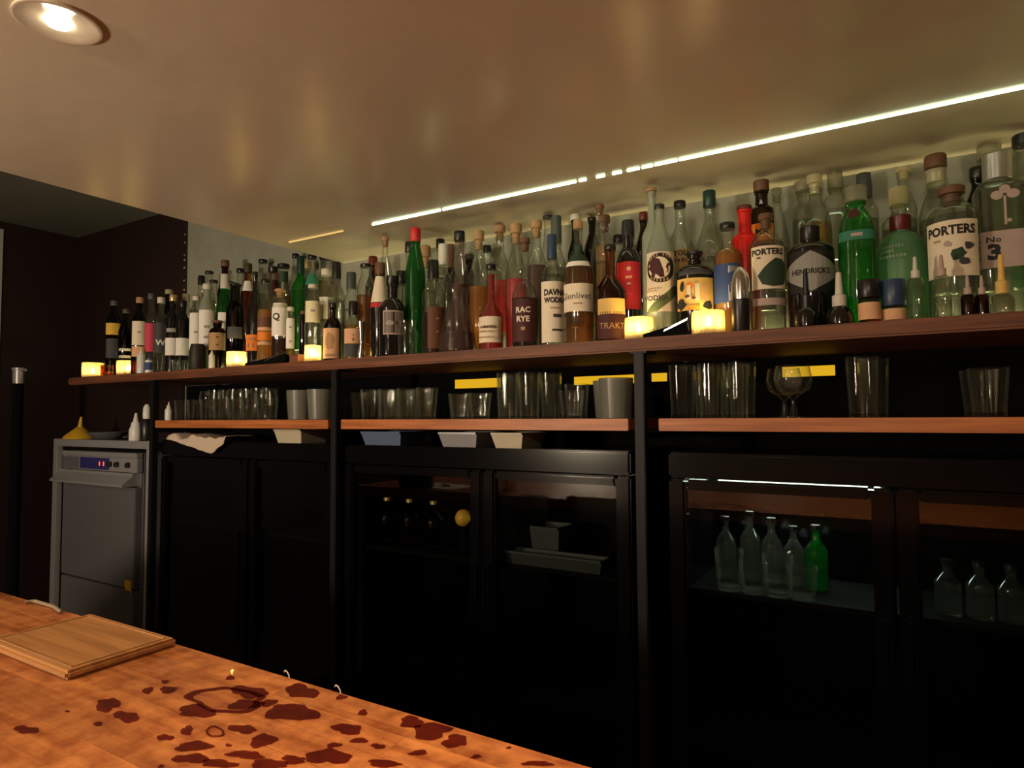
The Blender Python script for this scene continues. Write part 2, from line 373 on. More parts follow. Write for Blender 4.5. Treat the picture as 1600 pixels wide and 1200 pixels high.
# ------------------------------------------------------------------ line of light seen on the ceiling, built as emissive bars
LINE_Y = 1.6075
t = tag(empty('ceiling_led_strip', (0, LINE_Y, CEIL)), 'thin glowing LED strip running along the ceiling above the bottles', 'light strip')
def line_x(px):
    # X where the light line crosses image column px
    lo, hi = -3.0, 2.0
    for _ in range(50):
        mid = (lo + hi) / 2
        d = Vector((mid, LINE_Y, CEIL)) - CAM_POS
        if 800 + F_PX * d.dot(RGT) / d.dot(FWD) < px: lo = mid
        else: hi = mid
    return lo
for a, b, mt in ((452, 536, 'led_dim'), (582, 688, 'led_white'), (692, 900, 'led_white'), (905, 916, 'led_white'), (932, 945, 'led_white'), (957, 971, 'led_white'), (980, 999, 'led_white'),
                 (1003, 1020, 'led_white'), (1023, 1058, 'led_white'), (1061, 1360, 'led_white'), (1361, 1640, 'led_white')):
    box('light_segment', line_x(a), line_x(b), -0.0022, 0.0022, -0.0045, 0, mt, t)
# ------------------------------------------------------------------ bottle shelf, riser, posts, lower shelves
sh = box('bottle_shelf', -3.43, 1.3, SH_F, WALL_Y - 0.0004, SH_Z - 0.034, SH_Z, 'shelf_wood', bev=0.005)
tag(sh, 'long dark wooden shelf carrying all the bottles', 'shelf')
STEP1, STEP2 = 1.795, 1.877
H1, H2 = 0.08, 0.14
for nm_, ya, yb, hh, lab in (('lower_step', STEP1, STEP2 - 0.001, H1, 'low clear acrylic riser behind the front bottles'), ('upper_step', STEP2, WALL_Y - 0.012, H2, 'tall clear acrylic riser against the wall behind the bottles')):
    r = tag(empty('bottle_riser', (0, ya, SH_Z)), lab, 'riser')
    box('step', -3.40 if nm_ == 'lower_step' else -3.10, 1.25, 0, yb - ya, hh - 0.005, hh, 'acrylic', r)
    for q in range(9):
        xa = -3.05 + 0.53 * q; box('support', xa, xa + 0.005, 0.004, yb - ya - 0.003, 0, hh - 0.005, 'acrylic', r)
l = tag(empty('shelf_led_strip', (0, 0, SH_Z)), 'glowing LED strip along the wall behind the bottles', 'light strip')
x = -2.95
while x < 1.2:
    box('light_segment', x, x + 0.30, WALL_Y - 0.011, WALL_Y - 0.003, 0, 0.004, 'led_shelf', l); x += 0.32
POSTS = (-2.735, -1.652, -0.568, 0.52)
for k, px in enumerate(POSTS):
    t = tag(empty('shelf_post', (px, 1.585, 0)), ['black steel shelf post beside the dishwasher', 'black steel shelf post beside the cloudy beakers', 'black steel shelf post below the lit candle and tumblers', 'black steel shelf post past the last tumbler'][k], 'post', 'black posts under the bottle shelf')
    box('upright', -0.013, 0.013, -0.012, 0.014, 0, SH_Z - 0.034, 'black_steel', t, bev=0.002)
    box('mounting_plate', -0.022, 0.022, -0.014, 0.06, SH_Z - 0.039, SH_Z - 0.034, 'black_steel', t)
    box('bracket_arm', -0.012, 0.012, 0.014, 0.37, LO_Z - 0.052, LO_Z - 0.034, 'black_steel', t)
LO_F = 1.578
SEGS = ((-2.715, -1.683), (-1.622, -0.600), (-0.520, 0.50), (0.54, 1.3))
for k, (a, b) in enumerate(SEGS):
    tag(box('glass_shelf', a, b, LO_F, WALL_Y - 0.004, LO_Z - 0.031, LO_Z, 'edge_wood', bev=0.0015),
        ['lower wooden shelf with rocks glasses above the white towel', 'lower wooden shelf with ribbed tumblers and tall glasses', 'lower wooden shelf with tall glasses above the lit fridge', 'lower wooden shelf past the last steel post'][k], 'shelf', 'lower wooden shelves for glasses')
# dark boards closing the back of the glass shelves, with an amber glow on them
for k, (a, b) in enumerate(SEGS):
    structure(box('trim_%d' % (k + 2), a - 0.03, b + 0.03, WALL_Y - 0.010, WALL_Y - 0.004, LO_Z + 0.0005, SH_Z - 0.0345, 'matte_black'), 'dark board behind the lower glass shelf')
l = tag(empty('amber_led_strip', (0, WALL_Y - 0.010, 0)), 'amber glowing strip low on the dark board behind the glasses', 'light strip')  # emissive bars stand in for the lit wall showing through the gap
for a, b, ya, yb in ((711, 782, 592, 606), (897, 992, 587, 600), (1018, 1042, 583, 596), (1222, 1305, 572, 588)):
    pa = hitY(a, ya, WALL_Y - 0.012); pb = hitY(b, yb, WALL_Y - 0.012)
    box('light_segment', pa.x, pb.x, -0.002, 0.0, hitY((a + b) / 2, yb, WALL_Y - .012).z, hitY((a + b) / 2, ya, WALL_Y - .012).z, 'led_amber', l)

# ------------------------------------------------------------------ fridges
FR_F = 1.600; FR_TOP = EYE - 0.094; FR_B = WALL_Y - 0.02
def fridge(x0, x1, split, label, light=False, shelves=(0.62, 1.0)):
    t = tag(empty('bottle_fridge', ((x0 + x1) / 2, FR_F, 0)), label, 'fridge', 'black glass door fridges under the shelves')
    cx = (x0 + x1) / 2; a, b = x0 - cx, x1 - cx; s = split - cx; d = FR_B - FR_F
    bm = bmesh.new(); th = 0.03
    add_box(bm, a, a + th, 0.045, d, 0.08, FR_TOP); add_box(bm, b - th, b, 0.045, d, 0.08, FR_TOP)
    add_box(bm, a + th, b - th, 0.045, d, FR_TOP - 0.05, FR_TOP); add_box(bm, a + th, b - th, 0.045, d, 0.08, 0.12); add_box(bm, a + th, b - th, d - 0.02, d, 0.12, FR_TOP - 0.05)
    bm_obj('cabinet_body', bm, 'fridge_black', t)
    box('header_panel', a, b, 0, 0.043, FR_TOP - 0.062, FR_TOP, 'fridge_black', t, bev=0.006)
    box('kick_plate', a, b, 0.03, 0.043, 0.0, 0.10, 'fridge_black', t)
    for zz in shelves: box('wire_shelf', a + th, b - th, 0.06, d - 0.022, zz, zz + 0.012, 'matte_black', t)
    zt, zb = FR_TOP - 0.066, 0.11
    for (u, v, hs) in ((a, s - 0.002, 1), (s + 0.002, b, 0)):
        bm = bmesh.new(); fw = 0.042
        add_box(bm, u, u + fw, 0, 0.04, zb, zt, 0.006); add_box(bm, v - fw, v, 0, 0.04, zb, zt, 0.006)
        add_box(bm, u + fw, v - fw, 0.001, 0.04, zt - 0.026, zt, 0.006); add_box(bm, u + fw, v - fw, 0.001, 0.04, zb, zb + 0.05, 0.006)
        dr = bm_obj('door', bm, 'fridge_black', t, 35)
        box('glass_pane', u + fw - 0.004, v - fw + 0.004, 0.014, 0.018, zb + 0.046, zt - 0.022, 'door_glass', dr)
        hx = v - 0.020 if hs else u + 0.020
        tube('handle', [(hx, -0.022, 0.62), (hx, -0.022, 1.02)], 0.005, 'fridge_black', dr)
    if light:
        lamp = box('interior_lamp', a + 0.05, b - 0.55, d - 0.034, d - 0.024, 1.285, 1.30, 'led_fridge', t)
    return t
sp1 = hitY(388, 730, FR_F).x; sp2 = hitY(752, 730, FR_F).x; sp3 = hitY(1397, 760, FR_F).x
fridge(-2.705, -1.675, sp1, 'black double door fridge under the beige towel')
fridge(-1.630, -0.605, sp2, 'black double door fridge with a lemon on its shelf')
fridge(-0.505, 0.498, sp3, 'black double door fridge with glassware lit inside', True)
fridge(0.545, 1.30, 0.92, 'black double door fridge past the last steel post')

# ------------------------------------------------------------------ bottles
def smooth01(t): return t * t * (3 - 2 * t)
def xsec(R, e):
    def f(a, z, r):
        if e <= 2.01 or r < 0.62 * R: return r
        k = min(1.0, (r / R - 0.62) / 0.25); ee = 2 + (e - 2) * k
        c_, s_ = abs(math.cos(a)), abs(math.sin(a))
        return r * (c_ ** ee + s_ ** ee) ** (-1 / ee) if ee > 2.01 else r
    return f
def profile(H, R, rn, zb, zn, ztop, foot=0.004, rnd=0.25):
    # closed bottle outline: rounded foot, body, shoulder, neck, lip
    p = [(0.0, R * 0.80), (0.0015, R * 0.93), (foot, R * 0.985), (foot * 2.2, R), (zb * 0.5, R), (zb, R)]
    n = 9
    for k in range(1, n + 1):
        u = k / n; p.append((zb + (zn - zb) * u, R + (rn - R) * ((1 - rnd) * (smooth01(u) * 0.65 + 0.35 * u) + rnd * (1 - math.sqrt(max(0.0, 1 - u * u))))))
    p.append(((zn + ztop) / 2, rn * 0.97)); p.append((ztop - 0.012, rn * 0.97)); p.append((ztop - 0.010, rn * 1.12)); p.append((ztop, rn * 1.10))
    return p
def prof_r(p, z):
    for (a, ra), (b, rb) in zip(p, p[1:]):
        if a <= z <= b: return ra + (rb - ra) * ((z - a) / (b - a) if b > a else 0)
    return p[-1][1] if z > p[-1][0] else p[0][1]
def wrap(prof, fn, verts2d, faces, off, a0, zc):
    bm = bmesh.new(); vs = [bm.verts.new((x_, 0, z_)) for x_, z_ in verts2d]
    for f in faces:
        try: bm.faces.new([vs[i] for i in f])
        except ValueError: pass
    bmesh.ops.triangulate(bm, faces=bm.faces)
    for lim in (0.016, 0.008, 0.005):
        es = [e_ for e_ in bm.edges if e_.calc_length() > lim]
        if es:
            bmesh.ops.subdivide_edges(bm, edges=es, cuts=1); bmesh.ops.triangulate(bm, faces=[f for f in bm.faces if len(f.verts) > 3])
    for v in bm.verts:
        z = zc + v.co.z; r0 = prof_r(prof, z); a = a0 + v.co.x / max(r0, 1e-3); r = fn(a, z, r0) + off
        v.co = (r * math.sin(a), -r * math.cos(a), z)
    return bm
def patch(prof, fn, z0, z1, a0, a1, off=0.0007, na=18, nz=6):
    bm = bmesh.new(); g = []
    for j in range(nz + 1):
        z = z0 + (z1 - z0) * j / nz; r0 = prof_r(prof, z)
        row = []
        for i in range(na + 1):
            a = a0 + (a1 - a0) * i / na; r = fn(a, z, r0) + off
            row.append(bm.verts.new((r * math.sin(a), -r * math.cos(a), z)))
        g.append(row)
    for j in range(nz):
        for i in range(na): bm.faces.new((g[j][i], g[j][i + 1], g[j + 1][i + 1], g[j + 1][i]))
    return bm
PLACED = []     # (x, y, radius)
def base_h(Y, R):
    if Y + R <= STEP1 - 0.001: return 0.0
    if Y - R >= STEP1 + 0.001 and Y + R <= STEP2 + 0.004: return H1
    if Y - R >= STEP2 - 0.004: return H2
    return None
def find_spot(x, yt, w, Ypref, hmin, hmax, ymax=1.945, ymin=1.58):
    best = None
    for dx in (0, 2, -2, 4, -4, 7, -7, 10, -10, 14, -14, 19, -19, 25, -25):
        Y = ymin
        while Y < ymax:
            P = hitY(x + dx, yt, Y); R = max(0.008, w / ppm(P) / 2)
            b = base_h(Y, R)
            if b is not None and Y - R > SH_F + 0.004 and Y + R < WALL_Y - 0.013:
                h = P.z - SH_Z - b
                if hmin <= h <= hmax and (P.x < SOF_X - 0.05 or P.z < CEIL - 0.006) and -3.40 < P.x:
                    if all((P.x - q[0]) ** 2 + (Y - q[1]) ** 2 > (R + q[2] + 0.0015) ** 2 for q in PLACED):
                        cost = abs(Y - Ypref) * 100 + abs(dx) * 0.9
                        if best is None or cost < best[0]: best = (cost, P.x, Y, R, b, h)
            Y += 0.004
    return best
NOSPOT = []
ROWY = dict(S=1.605, A=1.655, B=1.725, C=1.836, D=1.912)
BQ = []
def Btl(*a, **k): BQ.append((a, k))
def make_bottle(label, x, yt, w, wn, ys, yn, row='A', glass='glass_clear', liq=None, cap=('screw', 'cap_black', None), labels=(), face=0.0, e=2.0, name='liquor_bottle', group=None, cat='bottle', hmax=0.47, hmin=0.08, rnd=0.25):
    Yp = ROWY[row] if isinstance(row, str) else row
    s = find_spot(x, yt, w, Yp, hmin, hmax, ymin=Yp - .10 if row in ('C', 'D') else 1.66 if row == 'B' else 1.58)
    if s is None: NOSPOT.append((label, x)); return None
    if abs(s[2] - Yp) > .05: NOSPOT.append(('moved', x, label[:30], Yp, s[2]))
    _, X, Y, R, b, H = s
    PLACED.append((X, Y, R))
    k = ppm(hitY(x, yt, Y)); zof = lambda y: hitY(x, y, Y).z - SH_Z - b
    rn = wn / k / 2
    zb = min(max(zof(ys), 0.03), H * 0.9); zn = min(max(zof(yn), zb + 0.008), H * 0.96)
    kind, cmat, cy0 = cap
    zc = zof(cy0) if cy0 else H - 0.022
    zc = min(zc, H - 0.006); ztop = max(zc + 0.004, zn + 0.004) if kind != 'none' else H
    ztop = min(ztop, H - 0.001)
    Re = R * (1.0 if e <= 2 else 0.90)
    if e > 2: Re = R * 0.86
    prof = profile(H, Re, rn, zb, zn, ztop, rnd=rnd); fn = xsec(Re, e)
    dirx, diry = -X, -Y; rz = math.atan2(dirx, -diry) + math.radians(face)
    root = tag(empty(name, (X, Y, SH_Z + b), rz), label, cat, group)
    lathe('glass_body', prof, glass, root, seg=28 if e <= 2 else 40, fn=fn)
    if liq:
        lm, ly = liq; zl = min(max(zof(ly), 0.02), ztop - 0.02)
        lp = [(z, max(r_ - 0.0022, 0.002)) for z, r_ in prof if 0.003 < z < zl]; lp = [(0.003, prof_r(prof, 0.004) * 0.86)] + lp + [(zl, prof_r(prof, zl) - 0.0022)]
        lathe('liquid', lp, lm, root, seg=24 if e <= 2 else 40, fn=xsec(Re, e))
    rc = rn * 1.18
    if kind == 'screw':
        lathe('cap', [(zc, rc), (zc + 0.001, rc * 1.04), (H - 0.002, rc * 1.04), (H, rc * 0.95)], cmat, root, seg=20)
    elif kind == 'cork':
        hh = max(0.008, (H - zc) * 0.62)
        lathe('cap', [(zc - 0.012, rn * 0.80), (H - hh, rn * 0.85), (H - hh + 0.0005, rc * 1.1), (H - 0.002, rc * 1.1), (H, rc * 1.0)], cmat, root, seg=20)
    elif kind == 'ball':
        rr = (H - zc) / 2
        lathe('cap', [(zc - 0.01, rn * 0.8), (zc, rn * 0.85)] + [(zc + rr - rr * math.cos(a * math.pi / 8), max(rr * 1.05 * math.sin(a * math.pi / 8), 0.001)) for a in range(2, 9)], cmat, root, seg=18)
    elif kind == 'sleeve':
        lathe('cap', [(zc, prof_r(prof, max(zc, zn)) * 1.06 if zc >= zn else prof_r(prof, zc) + 0.001)] + ([(zn, rn * 1.08)] if zc < zn - 0.004 else []) + [(H - 0.004, rn * 1.15), (H, rn * 1.02)], cmat, root, seg=20)
    elif kind == 'pourer':
        lathe('cap', [(zc, rc), (zc + 0.006, rc * 1.1), (zc + 0.012, rc * 0.7), (H - 0.001, rc * 0.35), (H, rc * 0.2)], cmat, root, seg=16)
        tube('pour_spout', [(0, 0, zc + 0.008), (-0.012, 0, zc + 0.016), (-0.026, 0, zc + 0.018)], 0.0035, 'cap_black', root)
    for lb in labels:
        mt, y0, y1, ang = lb[:4]; off = math.radians(lb[5]) if len(lb) > 5 else 0
        z0 = max(zof(y1), 0.004); z1 = min(zof(y0), ztop); ha = math.radians(ang)
        lo = bm_obj('label_paper', patch(prof, fn, z0, z1, off - ha, off + ha), mt, root, 60)
        ndc = 0
        for tx in (lb[4] if len(lb) > 4 and lb[4] else ()):
            s_, yc, hpx, tmat = tx[:4]; xo = tx[4] if len(tx) > 4 else 0.0; bold = tx[5] if len(tx) > 5 else 0.02; wmax = tx[6] if len(tx) > 6 else 0.9
            zz = zof(yc); hm = hpx / k
            if isinstance(s_, str):
                vs, fs, asp = text_geo(s_, bold)
                wm = hm * asp; lim = 2 * ha * Re * wmax; sx = min(1.0, lim / wm) if wm > 0 else 1
                v2 = [(vx * hm * sx + xo / k, vy * hm) for vx, vy in vs]; nm = 'lettering'
            else:
                v2 = [(vx * hm + xo / k, vy * hm) for vx, vy in s_]; fs = [tuple(range(len(s_)))]; nm = 'printed_emblem'
            bmt = wrap(prof, fn, v2, fs, 0.0013 + 0.0004 * ndc, off, zz); ndc += 1
            bmesh.ops.recalc_face_normals(bmt, faces=bmt.faces)
            bm_obj(nm, bmt, tmat, lo)
    return root

# --- small things along the front edge of the bottle shelf
def spot(x, yt, w, Yp=1.605, hmin=0.02, hmax=0.3, R=None):
    s = find_spot(x, yt, w, Yp, hmin, hmax, 1.665)
    if s is None: NOSPOT.append(('small', x)); return None
    _, X, Y, Rr, b, H = s; Rr = R or Rr; PLACED.append((X, Y, Rr)); return X, Y, Rr, b, H
def ribs(n, d): return lambda a, z, r: r * (1 + d * math.cos(n * a))
def candle(x, yt, w, label, Yp=1.612, lit=True, mat='candle_glass'):
    s = spot(x, yt, w, Yp)
    if not s: return
    X, Y, R, b, H = s
    t = tag(empty('tealight_holder', (X, Y, SH_Z + b)), label, 'candle', 'lit tea lights on the bottle shelf')
    lathe('ribbed_glass', [(0, R * .9), (0.002, R * .97), (H * .5, R * .99), (H, R * .97), (H, R * .88), (0.006, R * .84), (0.005, 0.001)], mat, t, seg=72, fn=ribs(24, 0.025), cap0=True, cap1=False, smooth=30)
    c = lathe('wax_candle', [(0.007, R * .5), (0.020, R * .5), (0.021, R * .42), (0.0205, 0.002)], 'cap_white', t, seg=20, cap1=False)
    if lit: lathe('flame', [(0.021, 0.0015), (0.026, 0.0052), (0.033, 0.0042), (0.046, 0.0006)], 'flame', t, seg=10)
candle(145, 567, 29, 'lit ribbed tea light nearest the dark wall')
candle(171, 571, 24, 'dim amber tea light between two bright ones', lit=False, mat='glass_amber')
candle(200, 564, 31, 'lit ribbed tea light beside the yellow collar bottle')
candle(370, 550, 30, 'lit ribbed tea light below the spouted olive bottle')
candle(489, 540, 25, 'lit ribbed tea light in front of the cream labelled bottle')
candle(998, 497, 44, 'lit ribbed tea light beside the crimson label')
candle(1106, 487, 50, 'lit ribbed tea light below the round black gin')
def shelf_tool(x0, x1, yt, label, flip=1):
    a = hitY(x0, 560, 1.592).x; b_ = hitY(x1, 560, 1.592).x
    t = tag(empty('corkscrew', ((a + b_) / 2, 1.594, SH_Z)), label, 'corkscrew', 'folded corkscrews on the bottle shelf')
    L = (b_ - a) / 2
    poly_prism('handle', [(-L, 0.001), (L * .8, 0.001), (L, 0.012), (L * .9, 0.034), (L * .2, 0.026), (-L * .4, 0.018), (-L, 0.010)], -0.010, 0.010, 'matte_black', t)
    poly_prism('steel_lever', [(-L * .05, 0.0125), (L * .96, 0.037), (L * .99, 0.043), (-L * .02, 0.0175)], -0.0125, -0.0105, 'steel_bright', t)
    tube('screw_worm', [(-L * .75 + L * .9 * k / 30, 0.004 * math.cos(k * 1.3) + 0.0, 0.020 + 0.0035 * math.sin(k * 1.3) + 0.008 * k / 30) for k in range(31)], 0.0012, 'steel', t, seg=5)
    PLACED.append(((a + b_) / 2, 1.594, 0.02)); PLACED.append((a + L * .5, 1.594, 0.02)); PLACED.append((b_ - L * .5, 1.594, 0.02))
shelf_tool(386, 450, 547, 'black folded corkscrew beside the tea light and orange hang tag')
shelf_tool(1006, 1078, 500, 'black folded corkscrew between two lit tea lights')
def small_things():
    s = spot(464, 545, 14, 1.60)
    if s:
        X, Y, R, b, H = s
        t = tag(empty('wooden_box', (X, Y, SH_Z)), 'low brown wooden box beside the folded corkscrew', 'box')
        bm = bmesh.new(); add_box(bm, -.022, .022, -.014, -.011, .002, .03); add_box(bm, -.022, .022, .011, .014, .002, .03); add_box(bm, -.022, -.019, -.011, .011, .002, .03); add_box(bm, .019, .022, -.011, .011, .002, .03)
        bm_obj('sides', bm, 'shelf_wood', t); box('bottom', -.022, .022, -.014, .014, 0, .002, 'shelf_wood', t)
    def small_bottle(x, yt, w, label, mat, capmat, tip=None, Yp=1.595, shoulder=0.6, tiph=0.35, name='dropper_bottle', group='small bottles at the shelf front', paper=None):
        s = spot(x, yt, w, Yp)
        if not s: return
        X, Y, R, b, H = s
        t = tag(empty(name, (X, Y, SH_Z + b)), label, 'bottle', group)
        zb = H * (1 - tiph); zs = zb * shoulder
        lathe('glass_body', [(0, R * .85), (0.002, R), (zs, R), (zs + (zb - zs) * .5, R * .78), (zb - .004, R * .42), (zb, R * .42)], mat, t, seg=20)
        lathe('cap', [(zb - .006, R * .52), (zb + (H - zb) * .25, R * .52), (zb + (H - zb) * .3, R * .3), (H - .002, R * .2), (H, R * .08)], capmat, t, seg=16)
        if paper: lathe('label_paper', [(zs * .25, R * 1.015), (zs * .85, R * 1.015)], paper, t, seg=20, cap0=False, cap1=False)
    small_bottle(1258, 420, 30, 'black dropper bottle in front of the diamond label', 'glass_black', 'cap_black', tiph=.62)
    small_bottle(1310, 425, 40, 'dark bell shaped dropper bottle with a thin white tip', 'glass_black', 'cap_white', tiph=.60, shoulder=.35)
    small_bottle(1429, 401, 23, 'clear dropper bottle with a pale tip by the sage bottle', 'glass_clear', 'cap_white', tiph=.30, shoulder=.85)
    small_bottle(1470, 398, 24, 'clear dropper bottle with a pale tip before the flowered label', 'glass_clear', 'paper_pinkgrey', tiph=.30, shoulder=.85)
    small_bottle(1511, 430, 20, 'red dropper bottle with a pink tip beside the flowered label', 'glass_brown', 'paper_pinkgrey', tiph=.42, shoulder=.8)
    small_bottle(1533, 430, 18, 'red dropper bottle with a pink tip below the big numeral', 'glass_brown', 'paper_pinkgrey', tiph=.42, shoulder=.8)
    small_bottle(1561, 397, 32, 'round bulb dropper bottle with a yellow cone tip', 'glass_smoke', 'paper_gold', tiph=.62, shoulder=.6)
    small_bottle(221, 543, 12, 'slim white plastic bottle behind the tea lights', 'white_plastic', 'cap_white', name='squeeze_bottle', tiph=.2, shoulder=.9)
    small_bottle(233, 552, 11, 'slim blue and white plastic bottle under the red label', 'white_plastic', 'cap_blue', name='squeeze_bottle', tiph=.3, shoulder=.9, paper='paper_blue')
    small_bottle(331, 547, 9, 'thin white plastic tube below the stubby brown bottle', 'white_plastic', 'cap_white', name='squeeze_bottle', tiph=.2, shoulder=.9)
    def jar(x, yt, w, label, lidmat, bodymat, lidfrac, paper):
        s = spot(x, yt, w, 1.60)
        if not s: return
        X, Y, R, b, H = s
        t = tag(empty('spice_jar', (X, Y, SH_Z + b)), label, 'jar', 'small lidded jars at the shelf front')
        zl = H * (1 - lidfrac)
        lathe('glass_body', [(0, R * .88), (.003, R * .97), (zl * .85, R * .97), (zl, R * .85)], bodymat, t, seg=24)
        lathe('lid', [(zl, R * .97), (zl + .001, R), (H - .002, R), (H, R * .94)], lidmat, t, seg=24, fn=ribs(40, .008))
        lathe('label_paper', [(zl * .12, R * .985), (zl * .8, R * .985)], paper, t, seg=24, cap0=False, cap1=False)
    jar(1357, 438, 32, 'small amber jar with a black lid', 'cap_black', 'glass_amber', .42, 'paper_peach')
    jar(1395, 438, 34, 'small jar with a tall navy lid and beige label', 'cap_blue', 'glass_clear', .62, 'paper_peach')
    s = spot(309, 538, 24, 1.60)
    if s:
        X, Y, R, b, H = s
        lathe_o = lathe('woven_jar', [(0, R * .9), (.004, R), (H * .6, R), (H * .85, R * .9), (H, R * .8), (H, R * .7), (.01, R * .8), (.009, .001)], 'riser_wood', None, seg=48, fn=lambda a, z, r: r * (1 + .03 * math.sin(20 * a) * math.cos(z * 900)), cap1=False, loc=(X, Y, SH_Z))
        tag(lathe_o, 'dark brown woven jar in front of the white wrapped bottle', 'jar')
    def shot_glass(x, yt, w, label):
        s = spot(x, yt, w, 1.598)
        if not s: return
        X, Y, R, b, H = s
        o = lathe('shot_glass', [(0, R * .8), (.001, R * .85), (H, R), (H, R * .9), (.008, R * .72), (.0075, .001)], 'tumbler_glass', None, seg=36, fn=ribs(12, .02), cap1=False, loc=(X, Y, SH_Z))
        tag(o, label, 'glass', 'small glasses on the bottle shelf')
    shot_glass(272, 562, 12, 'tiny clear shot glass below the low white bands'); shot_glass(284, 563, 10, 'narrow clear shot glass beside the woven jar')
    s = spot(565, 503, 12, 1.60)
    if s:
        X, Y, R, b, H = s
        o = lathe('steel_jigger', [(0, R * 1.05), (.001, R * 1.08), (H * .42, R * .55), (H * .46, R * .55), (H, R * 1.1), (H, R), (H * .5, R * .4), (H * .49, .001)], 'steel_bright', None, seg=28, cap1=False, loc=(X, Y, SH_Z))
        tag(o, 'tall steel jigger beside the charcoal band bottle', 'jigger')
    s = spot(1156, 418, 29, 1.60)
    if s:
        X, Y, R, b, H = s
        t = tag(empty('cocktail_shaker', (X, Y, SH_Z)), 'small black and chrome shaker in front of the scarlet bottle', 'shaker')
        lathe('black_base', [(0, R * .9), (.002, R * .95), (H * .5, R * .97), (H * .5, R * .9)], 'black_plastic', t, seg=28)
        lathe('chrome_top', [(H * .5, R * .97), (H * .78, R), (H * .9, R * .8), (H * .97, R * .45), (H, R * .3)], 'steel_bright', t, seg=28)
    # conical glass flask with a brown drink
    s = spot(715, 447, 66, 1.632, R=0.062)
    if s:
        X, Y, R, b, H = s; R = 0.060
        t = tag(empty('conical_flask', (X, Y, SH_Z)), 'cone shaped clear glass flask holding a little brown drink', 'flask')
        pr = [(0, R * .9), (.003, R), (.012, R), (H * .35, R * .84), (H * .72, R * .55), (H * .80, R * .50), (H * .97, R * .62), (H, R * .66)]
        lathe('glass_body', pr, 'glass_smoke', t, seg=36, cap1=False)
        lathe('liquid', [(.004, R * .9), (.012, R * .965), (H * .30, R * .82)], 'liq_plum', t, seg=36)
        tube('handle', [(R * .62 * math.cos(k / 10 * math.pi) * .0 + .030 + .020 * math.sin(k / 10 * math.pi), -.02, H * .30 + H * .40 * k / 10) for k in range(11)], 0.004, 'tumbler_glass', t)
    s = spot(637, 500, 30, 1.612)
    if s:
        X, Y, R, b, H = s
        t = tag(empty('glass_jug', (X, Y, SH_Z)), 'small clear glass jug with a curved handle', 'jug')
        lathe('glass_body', [(0, R * .85), (.002, R * .95), (H * .5, R), (H * .85, R * .8), (H, R * .92), (H, R * .86), (H * .85, R * .74), (.008, R * .86), (.0075, .001)], 'tumbler_glass', t, seg=32, cap1=False)
        tube('handle', [(R * .8 + .022 * math.sin(k / 10 * math.pi), -.008, H * .2 + H * .6 * k / 10) for k in range(11)], 0.0035, 'tumbler_glass', t)


def circ(n=24, r=0.5): return [(r * math.cos(2 * math.pi * k / n), r * math.sin(2 * math.pi * k / n)) for k in range(n)]
def bar(w_, h=1.0): return [(-w_ / 2, -h / 2), (w_ / 2, -h / 2), (w_ / 2, h / 2), (-w_ / 2, h / 2)]
def blob(n, seed, sx=0.5, sy=0.5, rough=0.25):
    rg = random.Random(seed); return [(sx * (1 - rough * rg.random()) * math.cos(2 * math.pi * k / n), sy * (1 - rough * rg.random()) * math.sin(2 * math.pi * k / n)) for k in range(n)]
LION = [(-.30, .42), (-.08, .50), (.12, .40), (.18, .18), (.10, .02), (.30, -.12), (.34, -.45), (.16, -.48), (.10, -.30), (-.06, -.28), (-.12, -.48), (-.30, -.48), (-.24, -.20), (-.36, -.05), (-.46, -.16), (-.50, -.04), (-.34, .12), (-.40, .28)]
TAIL = [(.38, -.40), (.50, -.20), (.40, .02), (.48, .20), (.60, .16), (.62, .30), (.44, .32), (.30, .06), (.42, -.20), (.34, -.34)]
DIAMOND = [(-.95, 0), (0, -.5), (.95, 0), (0, .5)]
LEAF = [(-.55, -.10), (-.40, -.40), (-.05, -.50), (.35, -.42), (.50, -.15), (.52, .25), (.30, .45), (.05, .50), (-.15, .35), (-.35, .15)]
K = 'paper_black'
SASH = [(-.9, -.5), (-.35, -.5), (.9, .45), (.9, .5), (.35, .5)]
def row(yc, h_, mat, x0, x1, n, seed=1):
    # a line of print too small to read: a row of short strokes
    rg = random.Random(seed); st = (x1 - x0) / n
    return [(bar(min(1.6, st / h_ * rg.uniform(.45, .8)), rg.uniform(.75, 1.0)), yc, h_, mat, x0 + st * (k + .5)) for k in range(n)]
# --- front bottles, from the dishwasher end to the near end
Btl('dark bottle with a yellow collar label at the far end of the shelf', 178, 470, 22, 8, 505, 488, 'A', 'glass_olive', cap=('screw', 'cap_grey', 478), labels=[('paper_yellow', 506, 524, 60), ('paper_charcoal', 530, 560, 55)])
Btl('dim green bottle with pale bands beside the yellow collar bottle', 197, 483, 20, 8, 520, 500, 'A', 'glass_olive', cap=('screw', 'cap_olive', 490), labels=[('paper_grey', 545, 549, 55), ('paper_grey', 556, 560, 55)])
Btl('brown bottle with a tall cream label next to the candles', 219, 465, 22, 9, 503, 486, 'A', 'glass_brown', cap=('screw', 'cap_cork', 474), labels=[('paper_cream', 503, 540, 62, [(bar(1.6), 520, 3, 'paper_tan')]), ('paper_peach', 542, 558, 60)])
Btl('slim clear bottle with a bright red label', 237, 459, 18, 9, 503, 484, 'A', 'glass_clear', cap=('screw', 'cap_grey', 468), labels=[('paper_pink', 506, 550, 62)])
Btl('clear bottle with a dark label and white W mark', 252, 465, 20, 9, 505, 487, 'A', 'glass_clear', ('liq_clear', 495), cap=('screw', 'cap_white', 474), labels=[('paper_charcoal', 505, 552, 62, [('W', 536, 9, 'paper_white')])])
Btl('dark bottle with a pale gold cap standing near the dark wall', 264, 453, 18, 9, 500, 478, 'B', 'glass_olive', cap=('screw', 'cap_glow', 460))
